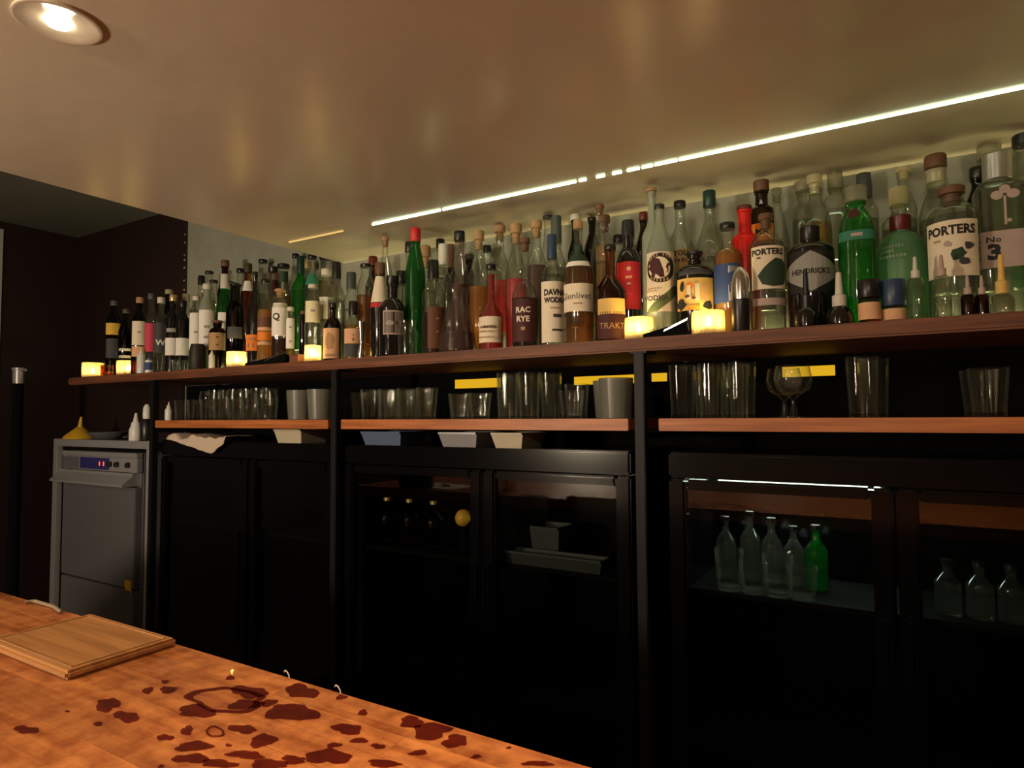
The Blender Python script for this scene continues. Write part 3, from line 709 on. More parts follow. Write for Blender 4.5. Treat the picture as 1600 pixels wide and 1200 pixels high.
Btl('black bottle with a white band low on its body', 271, 461, 22, 9, 500, 484, 'A', 'glass_black', cap=('screw', 'cap_gold', 471), labels=[('paper_grey', 514, 520, 50), ('paper_white', 529, 556, 62)])
Btl('second black bottle with a low white band', 286, 470, 20, 9, 502, 488, 'A', 'glass_black', cap=('screw', 'cap_black', 480), labels=[('paper_white', 529, 556, 62)])
Btl('clear bottle with glowing gold cap and white label', 291, 460, 20, 9, 494, 478, 'B', 'glass_clear', cap=('screw', 'cap_glow', 471), labels=[('paper_white', 494, 546, 62)])
Btl('white labelled clear bottle beside the brown woven jar', 307, 463, 20, 9, 492, 476, 'A', 'glass_clear', ('liq_clear', 485), cap=('screw', 'cap_white', 470), labels=[('paper_white', 490, 548, 64, [(bar(1.8), 520, 3, 'paper_grey')])])
Btl('white wrapped bottle behind the stubby brown bottle', 322, 444, 24, 11, 486, 464, 'A', 'glass_frost', cap=('screw', 'cap_white', 453), labels=[('paper_white', 486, 550, 64, [(bar(1.9), 512, 4, 'paper_grey'), (bar(1.9), 528, 4, 'paper_grey')])])
Btl('clear bottle with a black capsule against the grey wall', 315, 431, 20, 9, 480, 458, 'C', 'glass_clear', ('liq_clear', 490), cap=('sleeve', 'cap_black', 445))
Btl('clear bottle with a flat black cap over pale orange spirit', 327, 424, 20, 10, 470, 446, 'C', 'glass_clear', ('liq_gold', 470), cap=('screw', 'cap_black', 428))
Btl('small black capped bottle tucked beside the white capsule bottle', 334, 438, 20, 10, 480, 458, 'B', 'glass_clear', ('liq_clear', 482), cap=('screw', 'cap_black', 442), labels=[('paper_cream', 490, 530, 55)])
Btl('stubby brown bottle with a beige label at the shelf front', 340, 501, 26, 12, 522, 512, 'A', 'glass_brown', ('liq_amber', 520), cap=('cork', 'cap_wood', 507), labels=[('paper_tan', 521, 548, 64, [(bar(1.6), 528, 2.5, 'paper_brown'), (bar(1.4), 540, 2.5, 'paper_brown')])], hmin=0.05, rnd=0.8)
Btl('dark red necked bottle with a brown cap', 352, 407, 22, 10, 460, 436, 'C', 'glass_brown', cap=('screw', 'cap_wood', 417), hmax=0.5)
Btl('green bottle with a white neck capsule', 350, 429, 24, 12, 478, 456, 'B', 'glass_green', ('liq_green', 480), cap=('sleeve', 'cap_white', 452), labels=[('paper_white', 490, 530, 50)])
Btl('large dark olive bottle with a pouring spout', 368, 443, 27, 14, 488, 470, 'A', 'glass_olive', ('liq_maroon', 490), cap=('pourer', 'cap_black', 447), labels=[('paper_charcoal', 512, 530, 50)], rnd=0.6)
Btl('clear bottle with a small black cap behind the spouted bottle', 376, 420, 20, 10, 465, 444, 'C', 'glass_clear', ('liq_gold', 470), cap=('screw', 'cap_black', 426))
Btl('amber bottle with an olive cap and white neck band', 388, 412, 22, 10, 465, 436, 'C', 'glass_amber', ('liq_amber', 450), cap=('sleeve', 'cap_olive', 426), labels=[('paper_white', 440, 456, 60)])
Btl('tall slender black bottle carrying an orange hang tag', 399, 425, 24, 7, 505, 452, 'A', 'glass_black', cap=('screw', 'cap_black', 432), labels=[('paper_orange', 524, 549, 52, row(531, 4, 'paper_tan', -6, 6, 5, 2) + [(bar(.5), 541, 7, 'paper_tan', -5), (bar(.4), 541, 7, 'paper_tan', 2)], -25)])
Btl('pale bottle with a black disc cap against the wall', 411, 406, 22, 11, 460, 432, 'D', 'glass_clear', ('liq_clear', 460), cap=('screw', 'cap_black', 411), hmax=0.5)
Btl('orange spirit bottle with copper label bands', 413, 437, 24, 11, 490, 462, 'A', 'glass_clear', ('liq_orange', 485), cap=('screw', 'cap_black', 443), labels=[('paper_brown', 497, 512, 62), ('paper_peach', 513, 518, 62), ('paper_orange', 520, 533, 62), ('paper_peach', 535, 540, 62)])
Btl('clear bottle with a squat black cap and wine red neck label', 427, 417, 24, 12, 462, 438, 'C', 'glass_clear', ('liq_gold', 470), cap=('screw', 'cap_black', 426), labels=[('paper_maroon', 438, 455, 50, None, 40)])
Btl('red wrapped bottle squeezed behind the white Q label', 434, 428, 18, 9, 470, 448, 'D', 'glass_brown', cap=('sleeve', 'cap_maroon', 450), hmax=0.5)
Btl('bottle with a wide black cap and dark green neck band', 443, 413, 24, 15, 462, 445, 'C', 'glass_clear', ('liq_gold', 465), cap=('screw', 'cap_black', 419), labels=[('paper_darkgreen', 425, 442, 62)])
Btl('clear bottle with a large white label and ringed Q', 438, 452, 26, 13, 482, 466, 'A', 'glass_clear', ('liq_brown', 528), cap=('cork', 'cap_cork', 460), labels=[('paper_white', 475, 526, 64, [('Q', 497, 13, K, -6, 0.03)])])
Btl('slim bottle with a narrow white strip label', 454, 480, 14, 8, 500, 491, 'A', 'glass_clear', ('liq_gold', 505), cap=('screw', 'cap_white', 486), labels=[('paper_white', 498, 545, 58, [(bar(1.0), 512, 3, 'paper_grey'), (bar(1.0), 534, 3, 'paper_grey')])])
Btl('clear bottle with a dark cap beside the green bottle', 462, 397, 20, 9, 450, 425, 'D', 'glass_clear', ('liq_clear', 455), cap=('screw', 'cap_black', 403), hmax=0.5)
Btl('round green bottle with a dark green capsule', 470, 401, 26, 10, 450, 432, 'C', 'glass_green', ('liq_green', 455), cap=('sleeve', 'cap_dkgreen', 428))
Btl('slim amber bottle standing behind the low wooden box', 474, 486, 12, 7, 503, 494, 'A', 'glass_brown', ('liq_amber', 503), cap=('screw', 'cap_wood', 491))
Btl('greenish clear bottle with a black cap and teal label', 492, 398, 24, 11, 450, 425, 'C', 'glass_clear', ('liq_clear', 440), cap=('screw', 'cap_black', 404), labels=[('paper_green', 428, 446, 62)])
Btl('gold necked bottle half hidden behind the teal label', 481, 408, 20, 10, 455, 432, 'D', 'glass_clear', ('liq_gold', 440), cap=('sleeve', 'cap_gold', 420), hmax=0.5)
Btl('wide mouthed clear bottle with a broad black lid', 513, 399, 28, 16, 440, 425, 'D', 'glass_clear', ('liq_gold', 440), cap=('screw', 'cap_black', 405), hmax=0.5)
Btl('clear bottle with a cream front label beside the tea light', 489, 445, 24, 12, 472, 458, 'A', 'glass_clear', ('liq_clear', 480), cap=('screw', 'cap_white', 451), labels=[('paper_paleyellow', 472, 505, 62, [(bar(1.5), 487, 4, 'paper_grey')])])
Btl('etched clear bottle with a white screw cap', 510, 421, 26, 13, 462, 442, 'B', 'glass_clear', ('liq_clear', 465), cap=('screw', 'cap_white', 431), labels=[('paper_white', 466, 500, 50)])
Btl('clear bottle with a tall black capsule', 526, 410, 26, 12, 462, 444, 'B', 'glass_clear', ('liq_clear', 470), cap=('sleeve', 'cap_black', 436))
Btl('clear bottle with a tall grey green capsule', 545, 426, 28, 13, 478, 460, 'B', 'glass_clear', ('liq_clear', 485), cap=('sleeve', 'cap_grey', 453))
Btl('thin necked clear bottle with an amber cork at the wall', 551, 391, 17, 8, 445, 412, 'D', 'glass_clear', ('liq_clear', 450), cap=('cork', 'cap_cork', 402), hmax=0.5)
Btl('dark brown bottle with a square peach picture label', 520, 473, 27, 9, 511, 496, 'A', 'glass_brown', ('liq_maroon', 515), cap=('screw', 'cap_black', 481), labels=[('paper_peach', 514, 561, 66, [(blob(14, 3, .28, .5), 534, 30, 'paper_tan'), *row(556, 4, 'paper_tan', -10, 9, 8, 3)], -12)], face=-8, rnd=0.7)
Btl('bottle with a peach label above a charcoal band', 552, 471, 28, 12, 510, 497, 'A', 'glass_clear', ('liq_gold', 508), cap=('sleeve', 'cap_black', 493), labels=[('paper_peach', 515, 538, 66, [(bar(1.2), 525, 3, 'paper_tan'), (bar(.5), 532, 4, 'paper_brown')]), ('paper_charcoal', 539, 559, 66)])
Btl('clear jar shaped bottle with a black lid and cork inside', 572, 413, 28, 15, 452, 430, 'B', 'glass_clear', ('liq_amber', 462), cap=('screw', 'cap_black', 418))
Btl('brown bottle with a dark red capsule', 583, 401, 24, 12, 450, 430, 'C', 'glass_brown', ('liq_maroon', 450), cap=('sleeve', 'cap_maroon', 416))
Btl('clear long necked bottle with a pale cork near the green wine bottle', 598, 371, 26, 9, 440, 400, 'C', 'glass_clear', ('liq_clear', 445), cap=('cork', 'cap_cork', 381), hmax=0.5)
Btl('dark bottle with a cream paper cone over its neck', 594, 411, 30, 13, 486, 432, 'A', 'glass_black', cap=('screw', 'cap_wood', 430), labels=[('paper_cream', 431, 474, 178), ('paper_red', 475, 482, 178)])
Btl('black liqueur bottle with a silver framed dark label', 613, 432, 41, 16, 484, 466, 1.618, 'glass_black', cap=('screw', 'cap_black', 446), labels=[('paper_pinkgrey', 488, 525, 48), ('paper_black', 490, 523, 44, [(blob(10, 5, .9, .5), 507, 9, 'paper_grey', -6), (blob(7, 6, .4, .5), 507, 8, 'paper_brown', 4), (bar(.4), 506, 8, 'paper_grey', 10)])], face=6, rnd=0.6)
Btl('green wine bottle with a red capsule standing above its neighbours', 630, 357, 31, 14, 432, 386, 1.67, 'glass_leaf', ('liq_green', 425), cap=('sleeve', 'cap_red', 382), hmax=0.5)
Btl('clear bottle with a black cap behind the black liqueur', 627, 424, 24, 13, 470, 452, 'B', 'glass_clear', ('liq_clear', 480), cap=('screw', 'cap_black', 445))
Btl('clear bottle with a short black cap beside the beige stopper', 659, 379, 26, 12, 440, 415, 'D', 'glass_clear', ('liq_clear', 440), cap=('screw', 'cap_black', 391), hmax=0.5)
Btl('round shouldered clear bottle with a tall beige stopper', 664, 385, 32, 14, 446, 424, 'B', 'glass_clear', ('liq_clear', 455), cap=('cork', 'cap_cork', 413))
Btl('small clear bottle with a dark cap in front of the clear jug', 646, 453, 24, 11, 482, 470, 'A', 'glass_clear', ('liq_clear', 510), cap=('screw', 'cap_black', 464))
Btl('clear bottle with a black capsule behind the frosted neck', 688, 374, 18, 11, 432, 408, 'D', 'glass_clear', ('liq_clear', 435), cap=('screw', 'cap_black', 388), hmax=0.5)
Btl('bottle with a frosted beige neck capsule', 693, 382, 28, 14, 440, 425, 'B', 'glass_clear', ('liq_clear', 460), cap=('sleeve', 'cap_white', 415))
Btl('slim bottle with a dark brown capsule', 705, 382, 22, 9, 440, 420, 'C', 'glass_brown', cap=('sleeve', 'cap_wood', 420))
Btl('broad clear bottle with a black capsule and brown panel label', 677, 407, 36, 15, 462, 440, 'A', 'glass_clear', ('liq_brown', 490), cap=('sleeve', 'cap_black', 436), labels=[('paper_brown', 482, 546, 48, [(bar(1.2), 500, 3, 'paper_tan'), (bar(1.0), 520, 3, 'paper_tan')], 20)])
Btl('clear bottle with a black cap above a dark cork ring', 718, 362, 30, 14, 438, 400, 'B', 'glass_smoke', ('liq_plum', 446), cap=('screw', 'cap_black', 377))
Btl('small olive stoppered bottle behind the glass flask', 733, 398, 24, 11, 440, 420, 'C', 'glass_olive', cap=('cork', 'cap_olive', 408))
Btl('clear bottle of orange liqueur with a double cork', 746, 361, 32, 13, 436, 398, 'B', 'glass_clear', ('liq_orange', 450), cap=('cork', 'cap_cork', 385))
Btl('bottle with a small black cap between the orange and red liqueurs', 761, 384, 24, 11, 440, 415, 'D', 'glass_clear', ('liq_clear', 440), cap=('screw', 'cap_black', 394), hmax=0.5)
Btl('tall clear necked bottle of red liqueur with a pale cork', 777, 353, 36, 13, 432, 395, 'C', 'glass_clear', ('liq_pink', 441), cap=('cork', 'cap_cork', 372))
Btl('clear bottle with a black cap between two red liqueurs', 792, 360, 26, 12, 420, 392, 'D', 'glass_clear', ('liq_clear', 440), cap=('screw', 'cap_black', 367), hmax=0.5)
Btl('bottle of raspberry red liqueur with a reddish cork', 806, 350, 34, 14, 430, 392, 'B', 'glass_clear', ('liq_pink', 438), cap=('cork', 'cap_cork', 375))
Btl('bottle of plum coloured spirit with a cork stopper', 836, 345, 34, 14, 420, 388, 'B', 'glass_clear', ('liq_plum', 417), cap=('cork', 'cap_cork', 366))
Btl('clear bottle with a wide black cap against the lit wall', 832, 338, 30, 15, 410, 380, 'D', 'glass_clear', ('liq_clear', 420), cap=('screw', 'cap_black', 346), hmax=0.5)
Btl('squat liqueur bottle with a cream label and red neck', 767, 413, 38, 13, 497, 474, 'A', 'glass_clear', ('liq_red', 424), cap=('screw', 'cap_black', 421), labels=[('paper_cream', 497, 537, 66, row(513, 4.5, 'paper_brown', -17, 10, 10, 4) + row(520, 2.4, 'paper_tan', -16, 6, 6, 5) + row(529, 2.4, 'paper_tan', -16, 8, 5, 6) + [(bar(.12), 517, 30, 'paper_tan', 14)], -6)], face=-4)
Btl('dark rye whiskey bottle with white lettering and long neck', 820, 372, 42, 13, 466, 440, 'A', 'glass_clear', ('liq_maroon', 468), cap=('cork', 'cap_wood', 386), labels=[('paper_maroon', 470, 536, 60, [('RAC', 487, 9, 'paper_cream', 0, .03), ('RYE', 501, 9, 'paper_cream', 0, .03), (bar(1.2), 516, 5, 'paper_tan')], -10)], rnd=0.5)
Btl('clear vodka bottle with a cream label and bold black lettering', 862, 367, 38, 13, 442, 408, 'A', 'glass_clear', ('liq_clear', 430), cap=('sleeve', 'cap_blue', 405), labels=[('paper_cream', 443, 537, 74, [('DAVNA', 460, 10, K, 0, .045, .72), ('WODKA', 472, 9, K, 0, .045, .72), (bar(7), 484, 2.2, 'paper_tan'), (bar(2.6), 496, 5, 'paper_charcoal', 3), (bar(5.5), 518, 3, 'paper_charcoal', 3)])], face=14, rnd=0.5)
Btl('bottle with a grey green neck and cap behind the cream vodka label', 869, 338, 30, 14, 420, 390, 'B', 'glass_clear', ('liq_clear', 420), cap=('sleeve', 'cap_grey', 380))
Btl('clear whisky bottle with a dark green capsule and script label', 903, 345, 47, 13, 425, 398, 'A', 'glass_clear', ('liq_amber', 420), cap=('screw', 'cap_cork', 358), labels=[('paper_darkgreen', 384, 411, 178), ('paper_white', 412, 420, 55), ('paper_cream', 447, 490, 70, [('Glenlivet', 466, 10, 'paper_charcoal', -4, .0), (bar(6), 478, 2.2, 'paper_tan')])], face=-4, rnd=0.5)
Btl('clear bottle with a pale cap behind the green capsule whisky', 899, 336, 26, 13, 400, 375, 'D', 'glass_olive', cap=('screw', 'cap_white', 345), hmax=0.5)
Btl('dark bottle with a small black cap behind the orange spirit', 925, 340, 28, 11, 395, 365, 'D', 'glass_olive', cap=('screw', 'cap_black', 346), hmax=0.5)
Btl('very tall clear bottle with a brown ball stopper', 937, 317, 28, 9, 400, 350, 1.71, 'glass_clear', ('liq_clear', 410), cap=('ball', 'cap_wood', 331), hmax=0.5)
Btl('bottle of orange spirit with a red brown cork', 944, 337, 30, 14, 384, 362, 'C', 'glass_clear', ('liq_orange', 386), cap=('cork', 'cap_wood', 356))
Btl('amber bottle with a torn yellow and maroon label', 953, 383, 48, 15, 458, 430, 'A', 'glass_amber', ('liq_brown', 440), cap=('screw', 'cap_black', 391), labels=[('paper_gold', 470, 494, 58), ('paper_maroon', 490, 532, 66, [('TRAKT', 512, 9, 'paper_tan', 0, .0)])], face=4)
Btl('dim bottle with a black cap beside the red labelled bottle', 966, 368, 26, 13, 420, 395, 'D', 'glass_clear', ('liq_clear', 420), cap=('screw', 'cap_black', 380), hmax=0.5)
Btl('tall black bottle with a big crimson label', 981, 345, 38, 17, 412, 388, 'B', 'glass_black', cap=('sleeve', 'cap_black', 370), labels=[('paper_red', 413, 486, 66, [(circ(), 424, 7, 'paper_peach'), (bar(2.4), 437, 4, 'paper_peach'), (bar(1.8), 447, 3, 'paper_pinkgrey'), (bar(2.6), 462, 3, 'paper_pink')])], rnd=0.6)
Btl('dark maroon bottle squeezed behind the frosted white bottle', 1005, 332, 28, 11, 400, 360, 'D', 'glass_brown', cap=('screw', 'cap_maroon', 345), hmax=0.5)
Btl('pale vodka bottle with a red lion roundel', 1030, 320, 43, 13, 400, 350, 1.66, 'glass_frost', ('liq_clear', 395), cap=('screw', 'cap_black', 328), labels=[('paper_cream', 398, 490, 72, [(SASH, 470, 40, 'paper_sash', 8), (circ(), 423, 46, K), (circ(), 423, 34, 'paper_cream', -2), (LION, 423, 32, 'paper_maroon', -5), (TAIL, 423, 22, 'paper_maroon', 1), *[(bar(.5), 423 - 20 * math.cos(q * .22), 4, 'paper_tan', 20 * math.sin(q * .22)) for q in (-4, -3, -2, -1, 1, 2, 3)], *[(bar(.5), 423 + 20 * math.cos(q * .22), 4, 'paper_tan', 20 * math.sin(q * .22)) for q in (-3, -2, -1, 0, 1, 2)], *row(455, 2.5, 'paper_tan', -18, 2, 6, 11), *row(459, 2.5, 'paper_tan', -18, -4, 4, 12), ('VODKA', 470, 8, 'paper_charcoal', -6, .03, .56)])], face=0)
Btl('tall frosted white bottle with a cork', 1018, 295, 32, 12, 372, 348, 1.735, 'glass_frost', cap=('cork', 'cap_cork', 303))
Btl('clear bottle with a black cap and tan label behind the roundel vodka', 1062, 315, 38, 15, 385, 355, 'C', 'glass_clear', ('liq_clear', 400), cap=('screw', 'cap_black', 325), labels=[('paper_tan', 394, 430, 62, [('TOU', 400, 8, K, 0, .03), *row(411, 6, 'paper_brown', -12, 12, 4, 10)])])
Btl('round black gin bottle with a marigold patterned label', 1083, 394, 60, 20, 432, 414, 1.70, 'glass_black', cap=('cork', 'cap_black', 402), labels=[('paper_charcoal', 427, 435, 55), ('paper_gold', 440, 489, 60, [(blob(9, 11, .5, .5), 452, 14, 'paper_orange', -8), (blob(11, 12, .5, .5, .5), 482, 20, K, 19), (blob(11, 13, .5, .5, .5), 480, 22, K, -22), (blob(9, 15, .3, .5, .4), 452, 18, K, -20), (bar(.25), 462, 26, 'paper_cream', 3), (bar(.25), 462, 22, 'paper_cream', -9), (bar(.22), 464, 24, 'paper_peach', 13), (blob(9, 16, .5, .4, .5), 468, 9, 'paper_brown', -11), (blob(9, 17, .5, .4, .5), 471, 8, 'paper_brown', -2), (bar(2.4), 486, 7, 'paper_orange', -2)])], hmin=0.1, rnd=0.85)
Btl('big clear bottle with a dark green cap', 1108, 299, 42, 16, 390, 345, 'C', 'glass_clear', ('liq_clear', 405), cap=('screw', 'cap_dkgreen', 324))
Btl('clear bottle with a black cap and metallic blue label', 1136, 349, 42, 19, 402, 382, 1.69, 'glass_clear', ('liq_orange', 392), cap=('screw', 'cap_black', 359), labels=[('paper_blue', 416, 476, 70, None, -20), ('paper_silver', 420, 474, 22, [(blob(16, 21, .5, .5, .6), 445, 40, 'paper_blue')], 22)])
Btl('bright scarlet bottle with a dark red cap', 1163, 322, 42, 20, 378, 366, 'B', 'glass_redpaint', cap=('sleeve', 'cap_maroon', 329), rnd=0.8)
Btl('brown bottle with an orange label and a chunky brown stopper', 1189, 283, 36, 19, 330, 322, 'C', 'glass_brown', ('liq_amber', 340), cap=('screw', 'cap_wood', 300), labels=[('paper_orange', 353, 385, 62, [('MA', 366, 10, K, 0, .03)])])
Btl('flared clear bottle with a pale rimmed stopper beside the leaf label', 1213, 295, 34, 12, 385, 322, 'C', 'glass_clear', ('liq_clear', 390), cap=('cork', 'cap_clear', 310))
Btl('clear gin bottle with a white label and dark leaf print', 1196, 335, 52, 17, 388, 362, 1.655, 'glass_clear', ('liq_clear', 380), cap=('cork', 'cap_wood', 350), labels=[('paper_cream', 390, 456, 64, [('PORTERS', 399, 10, K, -2, .04, .86), (bar(2.6), 408, 2.4, 'paper_charcoal', -15), (LEAF, 431, 44, 'paper_darkgreen', 7)]), ('paper_pinkgrey', 470, 481, 60)], face=8, rnd=0.6)
Btl('pale clear bottle behind the glowing decanter', 1252, 284, 30, 16, 330, 318, 'D', 'glass_clear', ('liq_clear', 345), cap=('screw', 'cap_clear', 300))
Btl('square clear bottle with a glass stopper', 1297, 270, 36, 18, 315, 303, 'D', 'glass_clear', ('liq_clear', 330), cap=('screw', 'cap_clear', 298), e=6)
Btl('black apothecary gin bottle with a diamond label', 1265, 355, 68, 23, 394, 380, 1.69, 'glass_black', cap=('screw', 'cap_black', 378), labels=[(K, 398, 462, 60, [(DIAMOND, 430, 62, 'paper_grey'), ("HENDRICK'S", 430, 9, K, 0, .03, .80)])], rnd=0.85)
Btl('clear whisky decanter with a glowing stopper and amber spirit', 1272, 274, 46, 18, 356, 312, 1.838, 'glass_clear', ('liq_gold', 352), cap=('cork', 'cap_glow', 297), rnd=0.35)
Btl('bright green fluted gin bottle with a red seal', 1334, 293, 62, 26, 378, 328, 1.68, 'glass_green', ('liq_green', 392), cap=('screw', 'cap_clear', 318), labels=[('paper_green', 366, 381, 60, [(bar(3.0), 373, 5, 'paper_pinkgrey')]), ('paper_maroon', 331, 345, 22, None, -10)], e=2.6, rnd=0.7)
Btl('clear bottle with a dark stopper behind the green fluted gin', 1349, 272, 38, 17, 330, 312, 'D', 'glass_clear', ('liq_clear', 345), cap=('screw', 'cap_grey', 310))
Btl('clear bottle with a glowing yellow neck', 1403, 294, 48, 22, 350, 335, 'C', 'glass_clear', ('liq_clear', 360), cap=('screw', 'cap_glow', 322))
Btl('clear bottle with a golden lit cork at the wall', 1411, 262, 34, 17, 330, 300, 'D', 'glass_clear', ('liq_clear', 345), cap=('cork', 'cap_glow', 274))
Btl('round frosted sage green bottle with a maroon cap', 1404, 338, 78, 24, 418, 364, 1.70, 'glass_sage', cap=('screw', 'cap_maroon', 362), labels=[('glass_sage', 382, 400, 60, row(391, 5, 'glass_frost', -28, 4, 8, 7) + row(399, 5, 'glass_frost', -28, -8, 5, 8) + row(408, 5, 'glass_frost', -28, 6, 8, 9))], rnd=0.9)
Btl('big clear bottle with a black cap and glowing neck ring', 1461, 243, 50, 26, 340, 300, 'C', 'glass_clear', ('liq_clear', 345), cap=('sleeve', 'cap_wood', 263), labels=[('cap_glow', 267, 286, 178)])
Btl('clear gin bottle with a flowered label and brown stopper', 1486, 293, 70, 28, 344, 318, 1.69, 'glass_clear', ('liq_clear', 340), cap=('cork', 'cap_wood', 313), labels=[('paper_cream', 352, 438, 66, [('PORTERS', 367, 15, K, 0, .04, .84), (blob(12, 31, .5, .5, .5), 404, 24, 'paper_darkgreen', 8), (blob(9, 32, .5, .4, .5), 392, 18, 'paper_charcoal', 22), (blob(9, 33, .5, .4, .5), 416, 20, 'paper_charcoal', 16), (blob(9, 34, .5, .5, .4), 388, 12, 'paper_pinkgrey', -4), (bar(3.2), 382, 3, 'paper_tan', -18)], -5)], rnd=0.7)
Btl('clear bottle with a square glass stopper near the shelf end', 1535, 229, 46, 26, 290, 268, 'D', 'glass_clear', ('liq_clear', 300), cap=('screw', 'cap_clear', 250), e=5)
Btl('square clear gin bottle with a key print and big numeral', 1557, 242, 74, 32, 300, 284, 1.71, 'glass_clear', ('liq_clear', 300), cap=('screw', 'cap_silver', 283), labels=[('paper_pinkgrey', 368, 424, 50, [('3', 400, 25, K, -12, .05), ('No', 381, 9, K, -12, .02)]), ('glass_clear', 300, 360, 40, [(bar(.07), 338, 44, 'paper_pinkgrey', 2), (circ(16, .5), 314, 14, 'paper_pinkgrey', -7), (circ(16, .5), 314, 14, 'paper_pinkgrey', 11), (circ(16, .5), 306, 13, 'paper_pinkgrey', 2), (bar(1.0), 354, 5, 'paper_pinkgrey', 6)])], e=6, face=10, rnd=0.8)
Btl('greenish clear bottle with a black cap at the near shelf end', 1600, 211, 50, 26, 290, 240, 'C', 'glass_clear', ('liq_green', 300), cap=('screw', 'cap_black', 228))
Btl('dark bottle filling the gap beside the key print gin', 1527, 262, 34, 18, 320, 295, 'C', 'glass_olive', cap=('screw', 'cap_black', 280))

def rowkey(q):
    r_ = q[0][7] if len(q[0]) > 7 else 'A'
    return r_ if isinstance(r_, str) else 'A'
small_things()
isf = lambda q: len(q[0]) > 7 and not isinstance(q[0][7], str)
for q in [q for q in BQ if isf(q)]: make_bottle(*q[0], **q[1])
for q in [q for q in BQ if rowkey(q) == 'A' and not isf(q)]: make_bottle(*q[0], **q[1])
for rw in 'BCD':
    for q in BQ:
        if rowkey(q) == rw: make_bottle(*q[0], **q[1])

# ------------------------------------------------------------------ glasses on the lower shelves
def tumbler(name, H, R, taper, n, depth, mat='tumbler_glass', base=0.010):
    pr = [(0, R * taper * .93), (.0015, R * taper), (H * .5, R * (taper + 1) / 2), (H - .001, R), (H, R * .97), (H - .001, R * .93), (base, R * taper * .88), (base - .0005, .001)]
    bm = bmesh.new(); add_lathe(bm, pr, 48, fn=ribs(n, depth) if n else None, cap1=False)
    me = bpy.data.meshes.new(name); bm.to_mesh(me); bm.free()
    me.materials.append(M[mat]); me.polygons.foreach_set('use_smooth', [True] * len(me.polygons)); me.set_sharp_from_angle(angle=math.radians(40))
    return me
def goblet(name, H, R):
    pr = [(0, R * .8), (.002, R * .8), (.004, R * .2), (H * .35, R * .10), (H * .42, R * .3), (H * .55, R * .85), (H * .75, R), (H, R * .86), (H, R * .82), (H * .75, R * .95), (H * .5, R * .6), (H * .45, .001)]
    bm = bmesh.new(); add_lathe(bm, pr, 36, cap1=False); me = bpy.data.meshes.new(name); bm.to_mesh(me); bm.free()
    me.materials.append(M['tumbler_glass']); me.polygons.foreach_set('use_smooth', [True] * len(me.polygons)); me.set_sharp_from_angle(angle=math.radians(40))
    return me
T_RIB = tumbler('ribbed_tumbler', 0.100, 0.035, 0.78, 12, .03)
T_SMALL = tumbler('cut_glass', 0.078, 0.034, 0.78, 10, .05)
T_TALL = tumbler('highball_glass', 0.134, 0.032, 0.84, 8, .03)
T_ROCK = tumbler('rocks_glass', 0.084, 0.040, 0.86, 0, 0)
T_BIG = tumbler('cloudy_beaker', 0.108, 0.046, 0.84, 30, .012, 'cloudy_plastic')
T_COUPE = goblet('coupe_glass', 0.122, 0.042)
GL = []
ORD = ('first', 'second', 'third', 'fourth', 'fifth', 'sixth', 'seventh', 'eighth', 'ninth', 'tenth', 'eleventh', 'twelfth')
CNT = {}
def glass(me, name, label, px, Y, group, z=LO_Z, flip=False, many=False):
    P = hitY(px, 640, Y); R = max(v.co.x for v in me.vertices)
    for q in GL:
        if (P.x - q[0]) ** 2 + (Y - q[1]) ** 2 < (R + q[2] + .0008) ** 2 and abs(z - q[3]) < .05: return None
    lim = [(a, b) for a, b in SEGS if a < P.x < b]
    if not lim or P.x - R < lim[0][0] or P.x + R > lim[0][1]: return None
    GL.append((P.x, Y, R, z))
    o = bpy.data.objects.new(name, me); COL.objects.link(o); o.location = (P.x, Y, z)
    if flip:
        o.rotation_euler = (math.pi, 0, 0); o.location.z = z + max(v.co.z for v in me.vertices)
    o.rotation_euler.z = random.uniform(0, 6)
    if many: CNT[label] = CNT.get(label, 0) + 1; label = label.replace('#', ORD[CNT[label] - 1])
    tag(o, label, 'glass', group); return o
Y1, Y2, Y3 = 1.628, 1.718, 1.808
def fill(me, name, label, px0, px1, Y, group):
    R = max(v.co.x for v in me.vertices); x0 = hitY(px0, 640, Y).x; x1 = hitY(px1, 640, Y).x
    n = max(1, int((x1 - x0 + 0.007) / (2 * R + 0.007)))
    for k in range(n):
        X = x0 + R + k * (2 * R + 0.007)
        d_ = Vector((X, Y, LO_Z + .01)) - CAM_POS
        glass(me, name, label, 800 + F_PX * d_.dot(RGT) / d_.dot(FWD), Y, group, many=n > 1)
# shelf above the towel
fill(T_ROCK, 'rocks_glass', '# plain rocks glass in front, counting from the white squeeze bottle', 280, 448, 1.624, 'front rocks glasses on the towel shelf')
fill(T_COUPE, 'coupe_glass', '# stemmed coupe behind the rocks glasses, counting towards the beakers', 318, 446, 1.712, 'coupe glasses on the lower shelf')
fill(T_TALL, 'highball_glass', '# highball at the back behind the coupes, counting towards the beakers', 330, 440, 1.80, 'highballs behind the coupes')
glass(T_BIG, 'cloudy_beaker', 'cloudy plastic beaker between the coupes and the post', 468, 1.632, 'cloudy beakers on the lower shelf')
glass(T_BIG, 'cloudy_beaker', 'cloudy plastic beaker touching the steel post', 500, 1.634, 'cloudy beakers on the lower shelf')
fill(T_RIB, 'ribbed_tumbler', '# ribbed tumbler hidden behind the cloudy beakers, counting towards the post', 452, 512, 1.725, 'tumblers behind the beakers')
